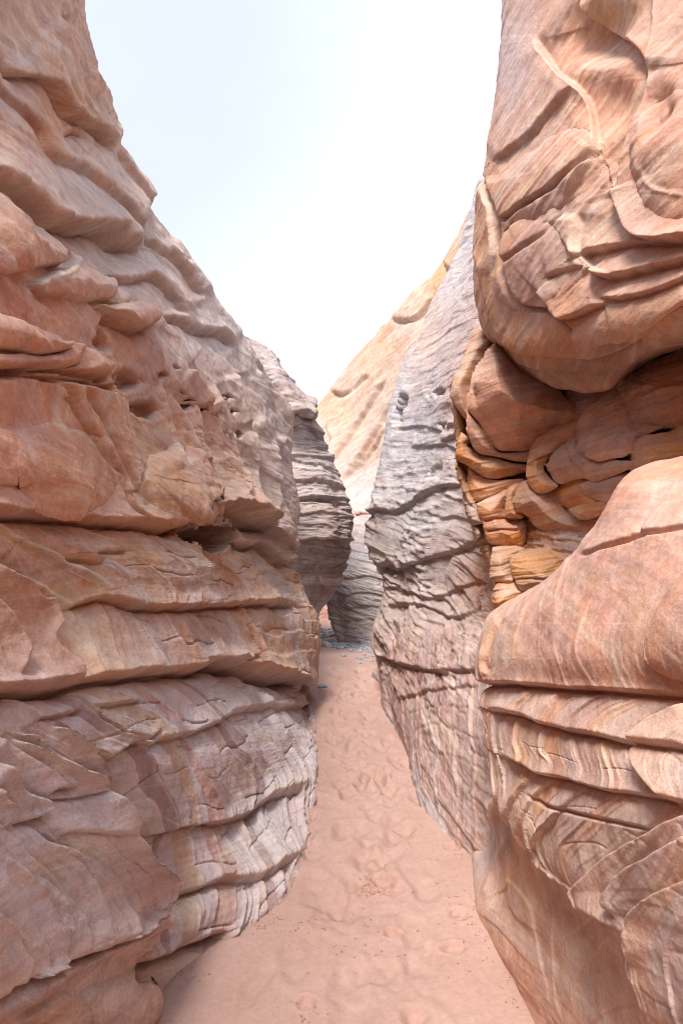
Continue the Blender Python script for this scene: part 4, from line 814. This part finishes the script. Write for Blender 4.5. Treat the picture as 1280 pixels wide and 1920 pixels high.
MR = [shift_row(MR[0], (.3, 1.5, -.1)), shift_row(MR[0], (.05, .4, .05))]+MR+[shift_row(MR[-1], (0, .02, -.25))]
MR = [[r[0]+np.array([.25, 1.3, 0])]+r for r in MR]
M_ = Feat()
for y in (1080, 1110, 1135, 1160): M_.ledge([(605,y),(650,y+6),(690,y+2),(740,y+14)], 2, 2, 9, 8, 1.5, 2)
M_.edge([(728,1150),(705,1175),(685,1210)], 3, 8, -3, 8, 1, 2, 1.5, .7); M_.pit((710,1091), 5, 2.5, 5); M_.pit((720,1136), 4, 3, 5)
mass('canyon_boulder', MR, 240, 360, ROCKG, M_, np.array([.34,.31,.305]), [(660,1050,70,60,np.array([.33,.325,.335]),.7),(640,1170,40,40,np.array([.40,.26,.20]),.6),(690,1190,60,30,np.array([.36,.30,.29]),.5)],
     'rounded grey striped boulder closing the view at the bend, with pebbles at its foot', 'boulder', [], proc=[('strata', (0, 0, 1), .12, .02, None), ('rug', (0, 0, 1), 9, .03, None)], bed=lambda px, py, p: p[:, 2]+.2*p[:, 0], namp=.9, lam=1.2, warp=2, seed=6)
RR = rows_px([[(500,960,12),(560,970,11.8),(620,980,11.6),(700,990,11.5)], [(500,1060,11.6),(560,1065,11.4),(620,1070,11.2),(700,1070,11.2)], [(500,1130,11.3),(560,1130,11.1),(620,1130,11),(700,1130,11)], [(500,1200,11),(560,1200,10.8),(620,1200,10.7),(700,1200,10.7)]])
RR = [shift_row(RR[0], (0, 2, 0))]+RR
mass('rock_wall', RR, 160, 200, ROCKO, Feat(), np.array([.46,.25,.19]), [], 'small strip of shaded red rock wall seen in the gap behind the grey boulder', 'rock wall', [], proc=[('saw', (.05, .1, 1), .2, .03, None)], namp=1.5, warp=2, seed=7)
# small striped slab leaning at the foot of the grey wall
SB = rows_px([[(722,1226,6.9),(728,1224,6.8),(738,1226,6.6)], [(708,1250,6.7),(716,1252,6.5),(735,1256,6.3)], [(697,1264,6.75),(706,1268,6.5),(728,1276,6.3)]])
SB = [shift_row(SB[0], (.3, .3, 0))]+SB+[shift_row(SB[-1], (0, 0, -.15))]
SB = [[r[0]+np.array([.1, .4, 0])]+r for r in SB]
mass('leaning_slab', SB, 90, 90, ROCK, Feat(), LAV*.9, [], 'small pale striped slab leaning out of the sand at the foot of the grey wall', 'rock slab', [], proc=[('saw', (.8, .1, .3), .05, .01, None)], namp=.4, warp=2, seed=8)

# ------------------------------------------------------------------ sand
def sand_material():
    m = bpy.data.materials.new('pink_sand'); m.use_nodes = True; nt = m.node_tree; N = nt.nodes; L = nt.links
    b = N['Principled BSDF']; b.inputs['Roughness'].default_value = .95; b.inputs['Specular IOR Level'].default_value = .1
    t = N.new('ShaderNodeTexCoord').outputs['Object']
    def tex(s, d, r):
        x = N.new('ShaderNodeTexNoise'); x.inputs['Scale'].default_value = s; x.inputs['Detail'].default_value = d; x.inputs['Roughness'].default_value = r; L.new(t, x.inputs['Vector']); return x.outputs['Fac']
    a, g, f = tex(2.2, 6, .6), tex(45, 5, .7), tex(420, 2, .6)
    c = N.new('ShaderNodeValToRGB'); L.new(a, c.inputs[0]); c.color_ramp.elements[0].position = .3; c.color_ramp.elements[1].position = .7
    c.color_ramp.elements[0].color = (.41, .265, .218, 1); c.color_ramp.elements[1].color = (.46, .308, .26, 1)
    at = N.new('ShaderNodeAttribute'); at.attribute_name = 'rib'
    m2 = N.new('ShaderNodeMix'); m2.data_type = 'RGBA'; L.new(at.outputs['Fac'], m2.inputs[0]); L.new(c.outputs[0], m2.inputs[6]); m2.inputs[7].default_value = (.46, .20, .12, 1)
    hs = N.new('ShaderNodeHueSaturation'); L.new(m2.outputs[2], hs.inputs['Color'])
    mr = N.new('ShaderNodeMapRange'); L.new(g, mr.inputs[0]); mr.inputs[1].default_value = .3; mr.inputs[2].default_value = .7; mr.inputs[3].default_value = .9; mr.inputs[4].default_value = 1.08
    mf = N.new('ShaderNodeMapRange'); L.new(f, mf.inputs[0]); mf.inputs[1].default_value = .25; mf.inputs[2].default_value = .75; mf.inputs[3].default_value = .86; mf.inputs[4].default_value = 1.12
    mm = N.new('ShaderNodeMath'); mm.operation = 'MULTIPLY'; L.new(mr.outputs[0], mm.inputs[0]); L.new(mf.outputs[0], mm.inputs[1]); L.new(mm.outputs[0], hs.inputs['Value'])
    L.new(hs.outputs[0], b.inputs['Base Color'])
    h = N.new('ShaderNodeMath'); h.operation = 'MULTIPLY_ADD'; L.new(f, h.inputs[0]); h.inputs[1].default_value = .0015
    h2 = N.new('ShaderNodeMath'); h2.operation = 'MULTIPLY'; L.new(g, h2.inputs[0]); h2.inputs[1].default_value = .006; L.new(h2.outputs[0], h.inputs[2])
    bp = N.new('ShaderNodeBump'); bp.inputs['Distance'].default_value = 1; bp.inputs['Strength'].default_value = .8; L.new(h.outputs[0], bp.inputs['Height']); L.new(bp.outputs[0], b.inputs['Normal'])
    return m
SAND = sand_material()
xs = np.concatenate([np.linspace(-60, -1.35, 14)[:-1], np.linspace(-1.35, 1.35, 330), np.linspace(1.35, 60, 14)[1:]])
ys = np.concatenate([np.linspace(-40, 1.0, 10)[:-1], np.geomspace(1.0, 13, 900), np.linspace(13, 90, 12)[1:]])
X, Y = np.meshgrid(xs, ys); p = np.stack([X, Y, np.zeros_like(X)], -1).reshape(-1, 3)
x, y = p[:, 0], p[:, 1]
ctr = np.interp(y, [1, 2, 2.8, 3.6, 4.5, 6, 9, 13], [.05, .05, .17, .22, .2, .0, .1, .1])
z = .010*fbm(p*2.0+3, 3)+.0035*fbm(p*7+9, 3)+.0012*fbm(p*28, 3)
z += .03*smooth(.2, .6, np.abs(x-ctr))*smooth(2.0, 3.0, y)
rough = smooth(3.0, 5.0, y)
z += rough*.003*fbm(p*np.array([6, 9, 1])+20, 3, ridged=True)
redm = np.zeros(len(p))
rs = np.random.RandomState(12)
steps = []
for k in range(190):
    yy = 1.75*(7.2/1.75)**(rs.uniform()**.75); cx_ = np.interp(yy, [1, 2, 2.8, 3.6, 4.5, 6, 9], [.05, .1, .17, .22, .2, .02, .1])
    steps.append((cx_+rs.normal(0, .17), yy, rs.uniform(.045, .075), rs.uniform(.09, .14), rs.uniform(-.5, .5), rs.uniform(.008, .019) if yy > 3 else rs.uniform(.003, .011), 0))
def sand_at(px_, py_):
    d = EYE*F/(py_-HOR); return (px_-CX)*d/F, d
for (a, b_, rx, ry, dz, rd) in [(735,1750,.035,.03,.016,1),(575,1880,.03,.035,.016,.8),(860,1715,.04,.04,.012,.5),(850,1775,.05,.035,.018,.4),(705,1820,.08,.07,.012,.2),(780,1900,.05,.04,.012,.6),(705,1655,.11,.09,.012,.8),(640,1690,.13,.12,.012,.1),(720,1650,.05,.04,.012,.9),(690,1610,.1,.09,.01,.4),(660,1555,.09,.09,.012,.1),(850,1590,.05,.04,.01,.6)]:
    q = sand_at(a, b_); steps.append((q[0], q[1], rx, ry, 0, dz, rd))
for (cx_, cy_, rx, ry, an, dz, rd) in steps:
    sel = np.nonzero((np.abs(x-cx_) < .3) & (np.abs(y-cy_) < .3))[0]
    dx = x[sel]-cx_; dy = y[sel]-cy_; ca, sa = math.cos(an), math.sin(an)
    r = np.hypot((dx*ca+dy*sa)/rx, (-dx*sa+dy*ca)/ry)+.22*noise(p[sel]*14+cx_)
    z[sel] += -dz*smooth(1.05, .45, r)+.25*dz*np.exp(-((r-1.2)/.22)**2)
    if rd: redm[sel] = np.maximum(redm[sel], rd*smooth(1.1, .5, r)*smooth(-.2, .3, noise(p[sel]*30)))
p[:, 2] = z
fs = grid_faces(len(ys), len(xs))
sand = mesh_np('ground', p, fs, SAND, {'rib': np.clip(redm*.35, 0, 1)}); tag(sand, 'pink sandy canyon floor with soft footprints', 'ground', kind='structure')
def sand_z(xx, yy):
    i = np.argmin(np.abs(xs-xx)); j = np.argmin(np.abs(ys-yy)); return z.reshape(X.shape)[j, i]

# ------------------------------------------------------------------ stones, pebbles, twig, crumbs
def plain(name, c, var=.2, sc=30):
    m = bpy.data.materials.new(name); m.use_nodes = True; nt = m.node_tree; N = nt.nodes; L = nt.links; b = N['Principled BSDF']; b.inputs['Roughness'].default_value = .85
    t = N.new('ShaderNodeTexCoord').outputs['Object']; x = N.new('ShaderNodeTexNoise'); x.inputs['Scale'].default_value = sc; x.inputs['Detail'].default_value = 5; L.new(t, x.inputs['Vector'])
    r = N.new('ShaderNodeValToRGB'); L.new(x.outputs[0], r.inputs[0]); r.color_ramp.elements[0].position = .3; r.color_ramp.elements[1].position = .7
    r.color_ramp.elements[0].color = tuple(q*(1-var) for q in c)+(1,); r.color_ramp.elements[1].color = tuple(q*(1+var) for q in c)+(1,)
    L.new(r.outputs[0], b.inputs['Base Color']); bp = N.new('ShaderNodeBump'); bp.inputs['Distance'].default_value = .01; bp.inputs['Strength'].default_value = .6; L.new(x.outputs[0], bp.inputs['Height']); L.new(bp.outputs[0], b.inputs['Normal'])
    return m
PEB = plain('blue_grey_stone', (.34, .36, .40)); PEB2 = plain('pale_stone', (.46, .45, .43)); PEB3 = plain('brown_stone', (.30, .22, .18)); WOOD = plain('dry_wood', (.07, .05, .045), .3, 80); CRUMB = plain('red_sand_crumb', (.40, .20, .13))
import bmesh
def stone_mesh(name, seed, mat, sub=3, flat=.6):
    bm = bmesh.new(); bmesh.ops.create_icosphere(bm, subdivisions=sub, radius=1)
    v = np.array([q.co for q in bm.verts]); rr = np.random.RandomState(seed); o = rr.uniform(0, 50, 3)
    v *= (1+.22*noise(v*1.1+o)+.08*noise(v*3+o))[:, None]
    for k in range(6):
        nn = rr.normal(size=3); nn /= np.linalg.norm(nn); h = v @ nn; v -= nn*np.clip(h-rr.uniform(.6, .85), 0, None)[:, None]*.8
    v *= np.array([1, rr.uniform(.7, .95), flat*rr.uniform(.8, 1.1)])
    for q, c in zip(bm.verts, v): q.co = c
    me = bpy.data.meshes.new(name); bm.to_mesh(me); bm.free(); me.materials.append(mat)
    for f in me.polygons: f.use_smooth = True
    return me
def stone(name, me, px_, py_, size, rz, label, cat, group=None, d=None, sink=.35):
    xx, yy = sand_at(px_, py_)
    o = bpy.data.objects.new(name, me); C.objects.link(o); o.location = (xx, yy, sand_z(xx, yy)+size*.5*(.6-sink)); o.scale = (size, size, size); o.rotation_euler = (0, 0, rz)
    tag(o, label, cat, group, 'thing'); return o
for i, (a, b_, s_, mt, lab) in enumerate([(610,1213,.085,PEB2,'pale rounded stone on the sand left of the grey boulder'),(622,1205,.1,PEB3,'brown stone leaning against the foot of the grey boulder'),(638,1216,.06,PEB,'blue-grey stone at the front of the pebble strip by the grey boulder'),
     (604,1289,.05,PEB,'small blue-grey stone on the sand near the left wall'),(567,1296,.055,PEB2,'small grey stone tucked at the foot of the left wall'),(723,1296,.05,PEB2,'pale bluish stone at the foot of the right grey wall'),(643,1231,.05,PEB,'lone bluish stone in front of the pebble strip'),(730,1268,.11,PEB3,'dull brown stone beside the leaning striped slab')]):
    stone('stone', stone_mesh('stone', 50+i, mt), a, b_, s_, rs.uniform(0, 6), lab, 'stone')
pm = [stone_mesh('pebble', 70+i, (PEB, PEB, PEB, PEB2, PEB3)[i % 5], 2) for i in range(8)]
n = 0
while n < 210:
    if n < 110: a, b_ = rs.uniform(588, 632), rs.uniform(1180, 1212)
    elif n < 180: a, b_ = rs.uniform(625, 722), 0; b_ = 1208+.16*(a-625)*rs.uniform(.2, 1.3)+rs.uniform(-4, 8)
    else: a, b_ = rs.uniform(668, 725), rs.uniform(1215, 1245)
    stone('pebble', pm[rs.randint(8)], a, b_, rs.uniform(.018, .042), rs.uniform(0, 6), 'small blue-grey pebble strewn at the foot of the grey boulder', 'pebble', 'grey pebbles at the bend'); n += 1
# twig
bm = bmesh.new(); a0 = sand_at(822, 1522); a1 = sand_at(836, 1524)
pts = [np.array([a0[0]+(a1[0]-a0[0])*k/5, a0[1]+(a1[1]-a0[1])*k/5, .008+.006*math.sin(k)]) for k in range(6)]
ring = []
for k, c in enumerate(pts):
    r_ = .007*(1-.12*k); ring.append([bm.verts.new((c[0], c[1]+r_*math.cos(j*1.047), c[2]+r_*math.sin(j*1.047)+sand_z(c[0], c[1]))) for j in range(6)])
for k in range(5):
    for j in range(6): bm.faces.new((ring[k][j], ring[k][(j+1) % 6], ring[k+1][(j+1) % 6], ring[k+1][j]))
bm.faces.new(ring[0]); bm.faces.new(ring[-1][::-1])
me = bpy.data.meshes.new('twig'); bm.to_mesh(me); bm.free(); me.materials.append(WOOD)
o = bpy.data.objects.new('twig', me); C.objects.link(o); tag(o, 'short dark twig lying on the sand near the right wall', 'twig', kind='thing')
# crumbs of crusted sand, one object
V = []; Fc = []
ico = stone_mesh('crumb_seed', 5, CRUMB, 1, .7); iv = np.array([q.co for q in ico.vertices]); it = np.array([list(f.vertices) for f in ico.polygons]); bpy.data.meshes.remove(ico)
cl = [(480,1735,60,14,60),(330,1830,50,20,40),(580,1560,10,70,40),(600,1420,8,60,30),(900,1690,14,60,40),(960,1830,20,60,30),(820,1490,20,40,30),(700,1660,30,26,120),(865,1715,30,25,26),(900,1690,20,20,12),(560,1740,80,40,40),(620,1790,90,40,30),(690,1610,60,40,30),(910,1780,60,60,26),(850,1600,40,30,24),(640,1350,60,40,60),(660,1440,50,40,50),(570,1900,30,20,18),(760,1700,120,100,40)]
for (a, b_, sx, sy, n) in cl:
    for k in range(n):
        q = sand_at(a+rs.normal()*sx*.6, b_+rs.normal()*sy*.6); s_ = rs.uniform(.002, .005)
        V.append(iv*s_+np.array([q[0], q[1], sand_z(*q)+s_*.3])); Fc.append(it+len(iv)*(len(V)-1))
cr_o = mesh_np('sand_crumbs', np.concatenate(V), np.concatenate(Fc), CRUMB); tag(cr_o, 'scattered reddish crumbs of crusted sand on the path', 'crumbs', kind='stuff')
